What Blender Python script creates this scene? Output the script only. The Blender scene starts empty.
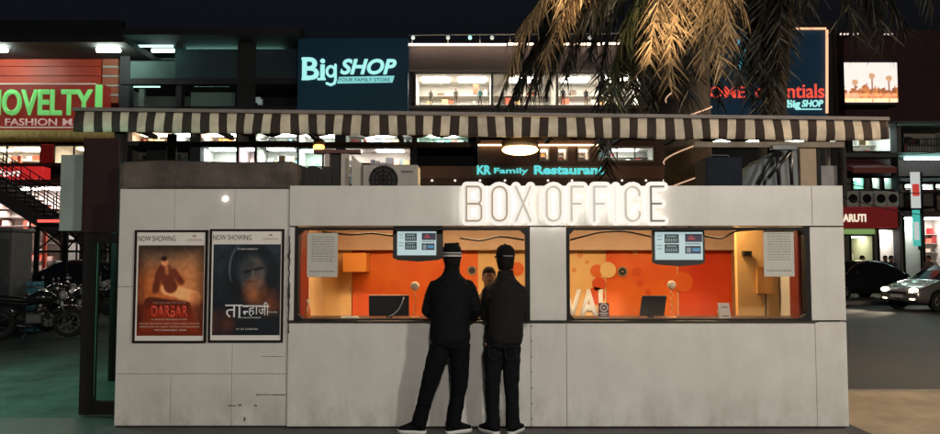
import bpy, bmesh, math, random
from mathutils import Vector, Matrix, noise
random.seed(7)
PI = math.pi
sc = bpy.context.scene
COL = sc.collection

# ------------------------------------------------------------------ camera
CAM = Vector((0.0, -7.0, 1.585)); F = 738.0; TH = math.radians(3.2)
def P(px, py, Y):
    """world point at depth Y that the photograph (940x434) shows at px,py"""
    u = (px-470)/F; v = (217-py)/F
    d = Vector((u, math.cos(TH)-v*math.sin(TH), math.sin(TH)+v*math.cos(TH)))
    return CAM + d*((Y-CAM.y)/d.y)
cd = bpy.data.cameras.new('camera'); cam = bpy.data.objects.new('camera', cd); COL.objects.link(cam)
cam.location = CAM; cam.rotation_euler = (PI/2+TH, 0, 0)
cd.sensor_width = 36; cd.lens = F/940*36; cd.clip_start = 0.05; cd.clip_end = 2000
sc.camera = cam

# ------------------------------------------------------------------ materials
MC = {}
def lin(c):
    return tuple((x/12.92 if x <= .04045 else ((x+.055)/1.055)**2.4) for x in c)
def mat(name, color, rough=.6, metal=0, var=0, scale=6, bump=0, bscale=40, spec=.5, coat=0, emit=None, est=0):
    if name in MC: return MC[name]
    m = bpy.data.materials.new(name); m.use_nodes = True; MC[name] = m
    nt = m.node_tree; b = nt.nodes['Principled BSDF']
    b.inputs['Base Color'].default_value = (*color, 1); b.inputs['Roughness'].default_value = rough
    b.inputs['Metallic'].default_value = metal; b.inputs['Specular IOR Level'].default_value = spec
    b.inputs['Coat Weight'].default_value = coat
    if emit:
        b.inputs['Emission Color'].default_value = (*emit, 1); b.inputs['Emission Strength'].default_value = est
    if var or bump:
        tc = nt.nodes.new('ShaderNodeTexCoord')
    if var:
        n = nt.nodes.new('ShaderNodeTexNoise'); n.inputs['Scale'].default_value = scale; n.inputs['Detail'].default_value = 8
        n.inputs['Roughness'].default_value = .65
        r = nt.nodes.new('ShaderNodeValToRGB')
        r.color_ramp.elements[0].position = .3; r.color_ramp.elements[1].position = .7
        r.color_ramp.elements[0].color = (*[c*(1-var) for c in color], 1)
        r.color_ramp.elements[1].color = (*[min(1, c*(1+var)) for c in color], 1)
        nt.links.new(tc.outputs['Object'], n.inputs['Vector']); nt.links.new(n.outputs['Fac'], r.inputs['Fac'])
        nt.links.new(r.outputs['Color'], b.inputs['Base Color'])
    if bump:
        n2 = nt.nodes.new('ShaderNodeTexNoise'); n2.inputs['Scale'].default_value = bscale; n2.inputs['Detail'].default_value = 6
        bp = nt.nodes.new('ShaderNodeBump'); bp.inputs['Strength'].default_value = bump; bp.inputs['Distance'].default_value = .02
        nt.links.new(tc.outputs['Object'], n2.inputs['Vector']); nt.links.new(n2.outputs['Fac'], bp.inputs['Height'])
        nt.links.new(bp.outputs['Normal'], b.inputs['Normal'])
    return m
def glow(name, color, st, base=.6):
    return mat(name, tuple(c*base for c in color), .5, emit=color, est=st)
def vcol(name, rough=.6, spec=.4, emit=0):
    if name in MC: return MC[name]
    m = bpy.data.materials.new(name); m.use_nodes = True; MC[name] = m
    nt = m.node_tree; b = nt.nodes['Principled BSDF']
    a = nt.nodes.new('ShaderNodeVertexColor'); a.layer_name = 'Col'
    nt.links.new(a.outputs['Color'], b.inputs['Base Color'])
    b.inputs['Roughness'].default_value = rough; b.inputs['Specular IOR Level'].default_value = spec
    if emit:
        nt.links.new(a.outputs['Color'], b.inputs['Emission Color']); b.inputs['Emission Strength'].default_value = emit
    return m
def glass(name, tint=(1, 1, 1), refl=.06, dirt=.02):
    if name in MC: return MC[name]
    m = bpy.data.materials.new(name); m.use_nodes = True; MC[name] = m
    nt = m.node_tree; nt.nodes.clear()
    out = nt.nodes.new('ShaderNodeOutputMaterial'); t = nt.nodes.new('ShaderNodeBsdfTransparent')
    g = nt.nodes.new('ShaderNodeBsdfGlossy'); mix = nt.nodes.new('ShaderNodeMixShader')
    t.inputs['Color'].default_value = (*tint, 1); g.inputs['Roughness'].default_value = .03
    lw = nt.nodes.new('ShaderNodeLayerWeight'); lw.inputs['Blend'].default_value = .12
    mu = nt.nodes.new('ShaderNodeMath'); mu.operation = 'ADD'; mu.inputs[1].default_value = refl*.3
    nt.links.new(lw.outputs['Fresnel'], mu.inputs[0])
    nt.links.new(mu.outputs[0], mix.inputs['Fac']); nt.links.new(t.outputs[0], mix.inputs[1]); nt.links.new(g.outputs[0], mix.inputs[2])
    nt.links.new(mix.outputs[0], out.inputs['Surface'])
    return m

# ------------------------------------------------------------------ mesh helpers
def tagp(o, label=None, cat=None, group=None, kind=None):
    if label: o['label'] = label
    if cat: o['category'] = cat
    if group: o['group'] = group
    if kind: o['kind'] = kind
    return o
def thing(name, label, cat, loc=(0, 0, 0), rz=0, group=None):
    o = bpy.data.objects.new(name, None); COL.objects.link(o); o.location = loc; o.rotation_euler = (0, 0, rz)
    o.empty_display_size = .1
    return tagp(o, label, cat, group)
def dup(root, loc, rz=0, label=None, group=None, scale=None):
    r = root.copy(); COL.objects.link(r); r.location = loc; r.rotation_euler = (0, 0, rz)
    if scale: r.scale = scale
    if label: r['label'] = label
    if group: r['group'] = group
    for ch in list(root.children):
        c = ch.copy(); COL.objects.link(c); c.parent = r
        for g in list(ch.children):
            d = g.copy(); COL.objects.link(d); d.parent = c
    return r
class MB:
    """collects shapes of ONE object"""
    def __init__(s): s.bm = bmesh.new(); s.col = None
    def box(s, x0, x1, y0, y1, z0, z1, mi=0, bev=0, col=None, rot=None):
        if x1 < x0: x0, x1 = x1, x0
        if y1 < y0: y0, y1 = y1, y0
        if z1 < z0: z0, z1 = z1, z0
        r = bmesh.ops.create_cube(s.bm, size=1)
        vs = r['verts']
        M = Matrix.Translation(((x0+x1)/2, (y0+y1)/2, (z0+z1)/2))
        if rot is not None: M = M @ rot.to_4x4()
        M = M @ Matrix.Diagonal((x1-x0, y1-y0, z1-z0, 1))
        bmesh.ops.transform(s.bm, matrix=M, verts=vs)
        fs = set(f for v in vs for f in v.link_faces)
        if bev:
            es = list(set(e for v in vs for e in v.link_edges))
            rr = bmesh.ops.bevel(s.bm, geom=es, offset=bev, segments=2, affect='EDGES', profile=.5)
            fs = set(f for f in rr['faces']) | set(f for f in fs if f.is_valid)
            vv = set(v for f in fs for v in f.verts); fs = set(f for v in vv for f in v.link_faces)
        for f in fs: f.material_index = mi
        if col is not None: s.paint(fs, col)
        return fs
    def paint(s, fs, col):
        L = s.bm.loops.layers.float_color.get('Col') or s.bm.loops.layers.float_color.new('Col')
        for f in fs:
            for l in f.loops: l[L] = (*col[:3], 1)
    def quad(s, pts, mi=0, col=None):
        f = s.bm.faces.new([s.bm.verts.new(p) for p in pts]); f.material_index = mi
        if col is not None: s.paint([f], col)
        return f
    def ring_loft(s, rings, mi=0, cap=True, smooth=True, close=True):
        vr = [[s.bm.verts.new(p) for p in r] for r in rings]; n = len(vr[0]); out = []
        for a, b in zip(vr, vr[1:]):
            for i in range(n if close else n-1):
                j = (i+1) % n
                f = s.bm.faces.new((a[i], a[j], b[j], b[i])); f.material_index = mi; f.smooth = smooth; out.append(f)
        if cap:
            for r, rev in ((vr[0], True), (vr[-1], False)):
                f = s.bm.faces.new(list(reversed(r)) if rev else r); f.material_index = mi; out.append(f)
        return out
    def tube(s, pts, rad, seg=10, mi=0, flat=None, cap=True, smooth=True):
        pts = [Vector(p) for p in pts]; n = len(pts)
        if not isinstance(rad, (list, tuple)): rad = [rad]*n
        T = []
        for i in range(n):
            t = pts[min(i+1, n-1)]-pts[max(i-1, 0)]
            T.append(t.normalized() if t.length > 1e-9 else Vector((0, 0, 1)))
        up = Vector((0, 0, 1)) if abs(T[0].z) < .9 else Vector((0, 1, 0))
        N = (up - T[0]*up.dot(T[0])).normalized(); rings = []
        for i in range(n):
            N = (N - T[i]*N.dot(T[i])).normalized(); B = T[i].cross(N)
            r = []
            for k in range(seg):
                a = 2*PI*k/seg; o = (N*math.cos(a)+B*math.sin(a))*rad[i]
                if flat: ax, fc = flat; o = o - ax*(o.dot(ax))*(1-fc)
                r.append(pts[i]+o)
            rings.append(r)
        return s.ring_loft(rings, mi, cap, smooth)
    def ellip(s, c, rx, ry, rz, seg=16, mi=0, rot=None):
        r = bmesh.ops.create_uvsphere(s.bm, u_segments=seg, v_segments=max(6, seg//2+2), radius=1)
        M = Matrix.Translation(c)
        if rot is not None: M = M @ rot.to_4x4()
        bmesh.ops.transform(s.bm, matrix=M @ Matrix.Diagonal((rx, ry, rz, 1)), verts=r['verts'])
        for f in set(f for v in r['verts'] for f in v.link_faces): f.material_index = mi; f.smooth = True
    def cyl(s, a, b, r, seg=16, mi=0, r2=None):
        return s.tube([a, b], [r, r if r2 is None else r2], seg, mi)
    def disc(s, c, r, th, axis='Y', seg=28, mi=0):
        d = {'X': Vector((1, 0, 0)), 'Y': Vector((0, 1, 0)), 'Z': Vector((0, 0, 1))}[axis]
        return s.tube([Vector(c)-d*th/2, Vector(c)+d*th/2], r, seg, mi, smooth=False)
    def prism(s, poly, y0, y1, mi=0, col=None):
        """polygon in XZ extruded from y0 (front) to y1"""
        a = [s.bm.verts.new((x, y0, z)) for x, z in poly]; b = [s.bm.verts.new((x, y1, z)) for x, z in poly]
        n = len(a); fs = [s.bm.faces.new(a), s.bm.faces.new(list(reversed(b)))]
        for i in range(n):
            j = (i+1) % n; fs.append(s.bm.faces.new((a[j], a[i], b[i], b[j])))
        for f in fs: f.material_index = mi
        if col is not None: s.paint(fs, col)
        return fs
    def build(s, name, m, parent=None, normals=True, loc=None):
        if normals: bmesh.ops.recalc_face_normals(s.bm, faces=s.bm.faces[:])
        me = bpy.data.meshes.new(name); s.bm.to_mesh(me); s.bm.free()
        for x in (m if isinstance(m, (list, tuple)) else [m]): me.materials.append(x)
        o = bpy.data.objects.new(name, me); COL.objects.link(o)
        if parent is not None:
            o.parent = parent
        if loc is not None: o.location = loc
        return o
def pbox(mb, px0, px1, py0, py1, Y0, Y1, **k):
    a = P(px0, py0, Y0); b = P(px1, py1, Y0)
    return mb.box(a.x, b.x, Y0, Y1, b.z, a.z, **k)
def wkids(root):
    """children were built in world coordinates: cancel the root's location"""
    M = Matrix.Translation(root.location)
    for c in root.children: c.matrix_parent_inverse = M.inverted()
def voxel(o, size, smooth=2, wr=0, wscale=8, stretch=(1, 1, 1), fac=.5):
    r = o.modifiers.new('r', 'REMESH'); r.mode = 'VOXEL'; r.voxel_size = size
    if smooth:
        sm = o.modifiers.new('s', 'SMOOTH'); sm.iterations = smooth; sm.factor = fac
    dg = bpy.context.evaluated_depsgraph_get(); dg.update()
    me = bpy.data.meshes.new_from_object(o.evaluated_get(dg)); old = o.data
    me.materials.clear()
    for m in old.materials: me.materials.append(m)
    o.modifiers.clear(); o.data = me; bpy.data.meshes.remove(old)
    if wr:
        no = [v.normal.copy() for v in me.vertices]
        for v, n in zip(me.vertices, no):
            c = Vector((v.co.x*stretch[0], v.co.y*stretch[1], v.co.z*stretch[2]))*wscale
            d = noise.noise(c)+.5*noise.noise(c*2.1+Vector((3, 1, 2)))
            r_ = 1-abs(noise.noise(c*1.3+Vector((7, 7, 7))))*2
            v.co += n*wr*(d+.6*r_)
    for p in me.polygons: p.use_smooth = True
    me.name = o.name
    return o
def text(name, s, x0, x1, z0, z1, y, th, m, parent=None, shear=0, bold=0, mb=None, clip=None):
    cu = bpy.data.curves.new('t', 'FONT'); cu.body = s; cu.size = 1; cu.extrude = 0; cu.shear = shear; cu.offset = bold
    cu.resolution_u = 4
    o = bpy.data.objects.new('t', cu); COL.objects.link(o)
    dg = bpy.context.evaluated_depsgraph_get(); dg.update()
    me = bpy.data.meshes.new_from_object(o.evaluated_get(dg))
    bpy.data.objects.remove(o); bpy.data.curves.remove(cu)
    b = bmesh.new(); b.from_mesh(me); bpy.data.meshes.remove(me)
    if clip:
        xs = [v.co.x for v in b.verts]; cx_ = min(xs)+(max(xs)-min(xs))*clip
        bmesh.ops.bisect_plane(b, geom=b.verts[:]+b.edges[:]+b.faces[:], plane_co=(cx_, 0, 0), plane_no=(1, 0, 0), clear_outer=True)
    xs = [v.co.x for v in b.verts]; zs = [v.co.y for v in b.verts]
    X0, X1, Z0, Z1 = min(xs), max(xs), min(zs), max(zs)
    for v in b.verts:
        v.co = Vector((x0+(v.co.x-X0)/(X1-X0)*(x1-x0), y, z0+(v.co.y-Z0)/(Z1-Z0)*(z1-z0)))
    if th:
        r = bmesh.ops.extrude_face_region(b, geom=b.faces[:])
        for e in r['geom']:
            if isinstance(e, bmesh.types.BMVert): e.co.y -= th
    bmesh.ops.recalc_face_normals(b, faces=b.faces[:])
    me = bpy.data.meshes.new(name); b.to_mesh(me); b.free()
    if mb is not None:
        n0 = len(mb.bm.faces); mb.bm.from_mesh(me); bpy.data.meshes.remove(me); mb.bm.faces.ensure_lookup_table()
        for f in mb.bm.faces[n0:]: f.material_index = m
        return None
    me.materials.append(m)
    o = bpy.data.objects.new(name, me); COL.objects.link(o)
    if parent is not None: o.parent = parent
    return o
def ptext(name, s, px0, px1, py0, py1, Y, th, m, parent=None, **k):
    a = P(px0, py0, Y); b = P(px1, py1, Y)
    return text(name, s, a.x, b.x, b.z, a.z, Y, th, m, parent, **k)
def stroke(mb, pts, w, y0, y1, mi=0, cap=True):
    """flat ribbon along a polyline in XZ with round ends, extruded y0..y1"""
    pts = [Vector((p[0], p[1])) for p in pts]
    n = len(pts); L = []; R = []
    for i in range(n):
        t = (pts[min(i+1, n-1)]-pts[max(i-1, 0)]); t.normalize()
        nn = Vector((-t.y, t.x)); k = 1
        L.append(pts[i]+nn*w/2*k); R.append(pts[i]-nn*w/2*k)
    def arc(c, t):
        a0 = math.atan2(t.y, t.x); return [c+Vector((math.cos(a0+a), math.sin(a0+a)))*w/2 for a in (-PI/3, -PI/9, PI/9, PI/3)]
    for i in range(n-1):
        q = [L[i], L[i+1], R[i+1], R[i]]
        mb.prism([(p.x, p.y) for p in q], y0, y1, mi)
    if cap:
        for c in (pts[0], pts[-1]):
            mb.prism([(c.x+math.cos(a*PI/6)*w/2, c.y+math.sin(a*PI/6)*w/2) for a in range(12)], y0+.0007, y1+.0007, mi)

# ================================================================== materials
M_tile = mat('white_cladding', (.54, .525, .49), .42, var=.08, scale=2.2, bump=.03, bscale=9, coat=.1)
def clad():
    m = M_tile; nt = m.node_tree; b = nt.nodes['Principled BSDF']; src = b.inputs['Base Color'].links[0].from_socket
    tc = nt.nodes.new('ShaderNodeTexCoord'); sp_ = nt.nodes.new('ShaderNodeSeparateXYZ'); nt.links.new(tc.outputs['Object'], sp_.inputs[0])
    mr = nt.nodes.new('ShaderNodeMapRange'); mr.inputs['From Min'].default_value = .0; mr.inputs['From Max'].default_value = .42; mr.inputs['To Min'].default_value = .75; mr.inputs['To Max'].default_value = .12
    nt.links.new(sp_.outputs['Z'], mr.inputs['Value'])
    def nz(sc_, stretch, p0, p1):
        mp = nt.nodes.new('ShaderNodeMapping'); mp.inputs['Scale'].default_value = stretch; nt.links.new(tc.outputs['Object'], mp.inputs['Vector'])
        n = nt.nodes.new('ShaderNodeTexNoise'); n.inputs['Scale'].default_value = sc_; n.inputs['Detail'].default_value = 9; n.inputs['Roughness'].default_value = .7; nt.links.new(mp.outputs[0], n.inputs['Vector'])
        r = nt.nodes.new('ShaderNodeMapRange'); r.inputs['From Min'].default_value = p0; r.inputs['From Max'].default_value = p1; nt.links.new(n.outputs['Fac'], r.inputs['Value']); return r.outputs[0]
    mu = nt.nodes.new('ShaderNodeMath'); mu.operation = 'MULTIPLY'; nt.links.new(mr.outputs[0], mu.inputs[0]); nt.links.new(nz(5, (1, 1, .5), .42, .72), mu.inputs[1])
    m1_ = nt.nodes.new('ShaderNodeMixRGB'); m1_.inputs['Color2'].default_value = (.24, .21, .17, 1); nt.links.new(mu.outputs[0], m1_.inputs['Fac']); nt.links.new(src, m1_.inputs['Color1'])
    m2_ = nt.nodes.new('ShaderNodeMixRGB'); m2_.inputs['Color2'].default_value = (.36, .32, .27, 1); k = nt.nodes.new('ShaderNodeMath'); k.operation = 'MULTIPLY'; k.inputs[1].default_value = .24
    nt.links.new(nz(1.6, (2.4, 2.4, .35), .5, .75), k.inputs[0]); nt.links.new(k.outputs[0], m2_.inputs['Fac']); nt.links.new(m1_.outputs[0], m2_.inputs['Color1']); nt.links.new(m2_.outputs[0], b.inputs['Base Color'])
clad()
M_dark = mat('black_metal', (.010, .009, .009), .65, spec=.2)
M_core = mat('dark_core', (.02, .018, .017), .9)  # near-black material for carcass, roof, bolts and sealant
M_glass = glass('clear_glass', (.97, .96, .95), .1)
M_tint = glass('tinted_glass', (.86, .9, .88), .08)
M_paper = mat('paper', (.62, .63, .62), .8)
M_plast = mat('black_plastic', (.01, .01, .011), .35)
M_steel = mat('grey_steel', (.3, .3, .3), .4, metal=.8, var=.2)
M_concrete = mat('concrete', (.25, .24, .22), .8, var=.25, scale=3, bump=.15)

# ================================================================== world, moon, street lamps
w = bpy.data.worlds.new('World'); sc.world = w; w.use_nodes = True
nt = w.node_tree; bg = nt.nodes['Background']; sky = nt.nodes.new('ShaderNodeTexSky')
sky.sky_type = 'NISHITA'; sky.sun_disc = False; sky.sun_elevation = math.radians(-3.2); sky.sun_rotation = math.radians(200)
tn = nt.nodes.new('ShaderNodeMixRGB'); tn.blend_type = 'MULTIPLY'; tn.inputs['Fac'].default_value = 1; tn.inputs['Color2'].default_value = (.62, .86, 1.2, 1)
nt.links.new(sky.outputs['Color'], tn.inputs['Color1']); nt.links.new(tn.outputs['Color'], bg.inputs['Color']); bg.inputs['Strength'].default_value = .15

def lamp(name, kind, loc, power, color, size=.3, target=None, spot=None, parent=None):
    l = bpy.data.lights.new(name, kind); l.energy = power; l.color = color
    if kind == 'AREA': l.size = size
    elif kind != 'SUN': l.shadow_soft_size = size
    if spot: l.spot_size = math.radians(spot); l.spot_blend = .6
    o = bpy.data.objects.new(name, l); COL.objects.link(o); o.location = loc
    if target is not None:
        o.rotation_euler = (Vector(target)-Vector(loc)).to_track_quat('-Z', 'Y').to_euler()
    if parent: o.parent = parent; o.matrix_parent_inverse = parent.matrix_world.inverted()
    return o

def street_lamp(x, y, h, tx, ty, head, power, color, label, est, down=0):
    """a street lamp: post, arm and a lit head that reaches from x,y towards tx,ty"""
    t = thing('street_lamp', label, 'street lamp', (x, y, 0)); bpy.context.view_layer.update()
    d = Vector((tx-x, ty-y, 0)).normalized()
    b = MB(); b.tube([(0, 0, 0), (0, 0, .05)], .16, 16); b.tube([(0, 0, .05), (0, 0, h*.5), (0, 0, h)], [.07, .06, .05], 14)
    b.build('post', M_steel, t)
    b = MB(); b.tube([(0, 0, h-.02), d*.35+Vector((0, 0, h+.1)), d*head+Vector((0, 0, h+.12))], .03, 10); b.build('arm', M_steel, t)
    c = d*(head+.2)+Vector((0, 0, h+.08))
    b = MB(); b.ellip(c+Vector((0, 0, .05)), .3, .3, .1); b.build('lamp_housing', M_steel, t)
    b = MB(); rb = .08 if est == 30 else .14; b.ellip(c-Vector((0, 0, .06)), rb, rb, rb*.85); b.build('bulb', glow(f'bulb_{color}_{est}', color, est), t)
    if power and down: lamp('light', 'SPOT', Vector((x, y, 0))+c-Vector((0, 0, .2)), power, color, .2, Vector((x, y, 0))+c+Vector((.5, .0, -1.2)), down, t)
    elif power:
        lamp('light', 'POINT', Vector((x, y, 0))+c-Vector((0, 0, .3)), power, color, .07 if est == 30 else .35, parent=t)
    return t

# ================================================================== ground
def ground_mat():
    m = bpy.data.materials.new('asphalt'); m.use_nodes = True; nt = m.node_tree; b = nt.nodes['Principled BSDF']
    tc = nt.nodes.new('ShaderNodeTexCoord'); n = nt.nodes.new('ShaderNodeTexNoise'); n.inputs['Scale'].default_value = .35; n.inputs['Detail'].default_value = 10
    n.inputs['Roughness'].default_value = .7
    r = nt.nodes.new('ShaderNodeValToRGB'); r.color_ramp.elements[0].position = .35; r.color_ramp.elements[1].position = .68
    r.color_ramp.elements[0].color = (.04, .039, .038, 1); r.color_ramp.elements[1].color = (.085, .08, .075, 1)
    nt.links.new(tc.outputs['Object'], n.inputs['Vector']); nt.links.new(n.outputs['Fac'], r.inputs['Fac']); nt.links.new(r.outputs['Color'], b.inputs['Base Color'])
    n2 = nt.nodes.new('ShaderNodeTexNoise'); n2.inputs['Scale'].default_value = 30; n2.inputs['Detail'].default_value = 8
    bp = nt.nodes.new('ShaderNodeBump'); bp.inputs['Strength'].default_value = .5; bp.inputs['Distance'].default_value = .02
    nt.links.new(tc.outputs['Object'], n2.inputs['Vector']); nt.links.new(n2.outputs['Fac'], bp.inputs['Height']); nt.links.new(bp.outputs['Normal'], b.inputs['Normal'])
    r2 = nt.nodes.new('ShaderNodeMapRange'); r2.inputs['To Min'].default_value = .35; r2.inputs['To Max'].default_value = .8
    nt.links.new(n.outputs['Fac'], r2.inputs['Value']); nt.links.new(r2.outputs[0], b.inputs['Roughness'])
    return m
M_asph = ground_mat()
b = MB(); b.box(-400, 400, -200, 400, -.5, -.12); b.build('ground', mat('soil', (.06, .055, .05), .9, var=.2, scale=.3))['kind'] = 'structure'
b = MB(); b.box(-60, 60, 2.06, 19.5, -.12, -.1); b.build('road', M_asph)['kind'] = 'structure'
M_yard = mat('yard_concrete', (.06, .085, .074), .75, var=.6, scale=1.3, bump=.5, bscale=9, spec=.15)  # green in the base stands in for the teal lamplight
b = MB(); b.box(-30, -3.56, .46, 19.4, -.115, -.02); b.build('yard', M_yard)['kind'] = 'structure'
M_pave = mat('tan_paving', (.32, .255, .175), .55, var=.38, scale=1.4, bump=.35, bscale=22)
b = MB(); b.box(3.64, 30, -20, 1.9, -.11, -.004); b.build('pavement', M_pave)['kind'] = 'structure'
b = MB(); b.box(3.64, 30, 1.905, 2.055, -.11, .0, bev=.012); b.build('kerb', mat('kerb_stone', (.22, .2, .17), .7, var=.2, bump=.2))['kind'] = 'structure'
M_plaza = mat('dark_paving', (.05, .047, .045), .5, var=.35, scale=2.5, bump=.25, bscale=30)
b = MB(); b.box(-30, 3.635, -20, .44, -.11, 0, bev=.008); b.box(-3.55, 3.635, .445, 3, -.11, -.001)
b.build('plaza', M_plaza)['kind'] = 'structure'
b = MB(); b.box(-60, 60, 20, 26, -.12, .02, bev=.02); b.build('far_pavement', mat('far_paving', (.2, .19, .17), .6, var=.2, scale=1, bump=.2))['kind'] = 'structure'

# ================================================================== box office kiosk
X0, X1 = P(112, 428, 0).x, P(849.5, 428, 0).x
def kx(px): return (px-470)/738*7.015
def kz(py): return P(470, py, 0).z
TOP = kz(185.5); TOPL = kz(188.5)
XS = kx(289.5)          # seam between poster section and main section
WZ0, WZ1 = kz(320.5), kz(227)
W = [(kx(295), kx(529.5)), (kx(566), kx(809))]
kiosk = thing('ticket_kiosk', 'low white cinema ticket kiosk with two lit orange windows', 'kiosk')
b = MB()
g = .0014
def panel(x0, x1, z0, z1, y0=0, y1=.1): b.box(x0+g, x1-g, y0, y1, z0+g, z1-g, bev=.003)
LY = .035
zr = [0.012, kz(374.5), kz(287), TOPL]
xl = [X0, kx(173), kx(233.5), XS-.008]
for i in range(3):
    for j in range(3):
        if j == 1 and i == 1: continue
        panel(xl[i], xl[i+1] if not (j == 1 and i == 0) else xl[2], zr[j], zr[j+1], LY)
for x0, x1 in ((XS, kx(529.5)), (kx(529.5), kx(812)), (kx(812), X1)): panel(x0, x1, kz(226), TOP)
panel(XS, W[0][0], WZ0, WZ1); panel(W[0][1], W[1][0], WZ0, WZ1); panel(W[1][1], X1, WZ0, WZ1)
zb = kz(322)
for x0, x1 in zip([XS, kx(530), kx(565.5)], [kx(530), kx(565.5), kx(812)]): panel(x0, x1, kz(357) if False else .012, zb)
panel(kx(812), X1, .012, zb)
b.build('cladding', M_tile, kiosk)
for px0, px1, py, th_ in ((262, 285, 357, .007), (258, 287, 395.5, .011), (230, 238, 406.5, .012), (240, 244, 406, .02), (256, 259, 406.5, .018), (246, 248, 420, .05)):
    q = MB(); x0, x1, z = kx(px0), kx(px1), kz(py); n = 10
    up = [(x0+(x1-x0)*i/n, z+th_*(.25+.5*abs(noise.noise(Vector((i*.9, py, 1)))))) for i in range(n+1)]; dn = [(x0+(x1-x0)*i/n, z-th_*(.25+.6*abs(noise.noise(Vector((i*1.1, py, 5)))))) for i in range(n+1)]
    q.prism(up+dn[::-1], LY-.0012, LY+.002); q.build('scuff_mark', mat('scuff', (.10, .085, .07), .9), kiosk)
q = MB(); pts = [(kx(290)+.012*noise.noise(Vector((i*.7, 1, 2))), kz(236)+(kz(333)-kz(236))*i/24) for i in range(25)]
q.tube([(x, -.004, z) for x, z in pts], [.006+.012*abs(noise.noise(Vector((i*.9, 4, 2)))) for i in range(25)], 8); q.build('sealant', M_core, kiosk)
for k_ in range(7): q = MB(); q.disc((kx(531), -.003, .08+k_*.145), .006, .006, seg=10); q.build('bolt', M_core, kiosk)
b = MB()   # dark carcass behind the cladding joints
b.box(X0+.01, XS, .1, .14, 0, TOPL-.01); b.box(XS, X1-.01, .1, .14, kz(226), TOP-.012)
b.box(XS, X1-.01, .1, .14, 0, zb)
for x0, x1 in ((XS, W[0][0]), (W[0][1], W[1][0]), (W[1][1], X1-.01)): b.box(x0, x1, .1, .14, zb, kz(226))
b.box(X0+.02, X1-.02, .03, .099, 0, .0115)
b.build('carcass', M_core, kiosk)
b = MB(); b.box(X0, X0+.1, .141, 2.6, 0, TOPL); b.box(X1-.1, X1, .141, 2.6, 0, TOP); b.build('side_wall', M_tile, kiosk)
M_inner = mat('cream_wall', (.74, .52, .28), .7, var=.1, scale=2)
b = MB(); b.box(X0+.1, X1-.1, 2.5, 2.6, 0, TOP-.05); b.box(XS-.25, XS-.15, .141, 2.5, 0, TOP-.05); b.build('back_wall', M_inner, kiosk)
b = MB(); b.box(XS-.14, X1-.11, 2.36, 2.49, P(470, 250, 2.36).z, TOP-.08); b.build('bulkhead', mat('tan_bulkhead', (.66, .46, .34), .7, var=.1, scale=3), kiosk)
b = MB(); b.box(X0+.101, X1-.101, .141, 2.499, TOP-.075, TOP-.03); b.build('ceiling', mat('ceiling_white', (.6, .45, .3), .8), kiosk)
b = MB(); b.box(X0+.11, X1-.11, .15, 2.49, .001, .02); b.build('floor', mat('kiosk_floor', (.12, .1, .08), .6), kiosk)
b = MB(); b.box(X0+.02, X1-.02, .142, 2.6, TOP-.029, TOP-.006); b.build('roof', M_core, kiosk)
# counter + thin sill
b = MB(); b.box(W[0][0]-.04, W[1][1]+.04, -.045, .11, zb+.001, WZ0-.0, bev=.003); b.build('sill', mat('dark_stone', (.016, .014, .013), .25, var=.3), kiosk)
b = MB(); b.box(XS-.13, X1-.12, .142, .75, WZ0-.06, WZ0-.012, bev=.004); b.build('counter', mat('dark_laminate', (.05, .03, .022), .35, var=.2), kiosk)
# mural on the back wall, flat printed panels
def mural(c0, c1, name):
    m = bpy.data.materials.new(name); m.use_nodes = True; nt = m.node_tree; bs = nt.nodes['Principled BSDF']
    tc = nt.nodes.new('ShaderNodeTexCoord'); n = nt.nodes.new('ShaderNodeTexNoise'); n.inputs['Scale'].default_value = 1.6; n.inputs['Detail'].default_value = 4
    r = nt.nodes.new('ShaderNodeValToRGB'); r.color_ramp.elements[0].position = .38; r.color_ramp.elements[1].position = .62
    r.color_ramp.elements[0].color = (*c0, 1); r.color_ramp.elements[1].color = (*c1, 1)
    nt.links.new(tc.outputs['Object'], n.inputs['Vector']); nt.links.new(n.outputs['Fac'], r.inputs['Fac']); nt.links.new(r.outputs['Color'], bs.inputs['Base Color'])
    bs.inputs['Roughness'].default_value = .5
    return m
MU_o = mural((.72, .095, .006), (.80, .16, .012), 'mural_orange'); MU_r = mural((.62, .035, .004), (.72, .075, .006), 'mural_red')
MU_c = mural((.78, .44, .15), (.82, .54, .24), 'mural_cream'); MU_t = mural((.72, .42, .16), (.78, .5, .22), 'mural_tan')
BY = 2.485
bulz = P(470, 250, 1.9).z-.0
def mpan(px0, px1, m, py0=245, py1=330, y=BY, name='mural_panel'):
    q = MB(); pbox(q, px0, px1, py0, py1, y, BY+.014); q.build(name, m, kiosk)
mpan(318, 352, MU_c); mpan(352.1, 478, MU_o); mpan(478.1, 560, MU_t); mpan(560.1, 606, MU_c); mpan(606.1, 678, MU_o); mpan(678.1, 733, MU_r); mpan(733.1, 790, MU_t)
def dots(lst, m, y=BY-.008):
    for px, py, r in lst:
        q = MB(); c = P(px, py, y); q.disc(c, r/738*9.4, .008); q.build('mural_spot', m, kiosk)
dots([(597, 271, 6.5), (500, 303, 5), (517, 269, 7)], mat('spot_orange', (.72, .14, .02), .6)); dots([(683, 282, 10), (432, 300, 8), (395, 285, 6)], mat('spot_soft', (.76, .13, .010), .6))
dots([(608, 270, 8)], mat('spot_cream', (.8, .55, .25), .6), BY-.017)
dots([(599, 284, 7), (640, 283, 4), (637, 272, 5), (596, 296, 9), (648, 292, 3)], mat('spot_deep', (.66, .08, .01), .6), BY-.004)
dots([(622.5, 271.5, 5), (472, 270.5, 4.6)], mat('spot_grey', (.3, .25, .18), .6), BY-.02)
dots([(622.5, 271.5, 3.6), (472, 270.5, 3.1)], mat('spot_black', (.02, .015, .015), .6), BY-.03)
dots([(622.5, 271.5, 1.0)], mat('spot_grey', (.3, .25, .18), .6), BY-.037)
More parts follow.
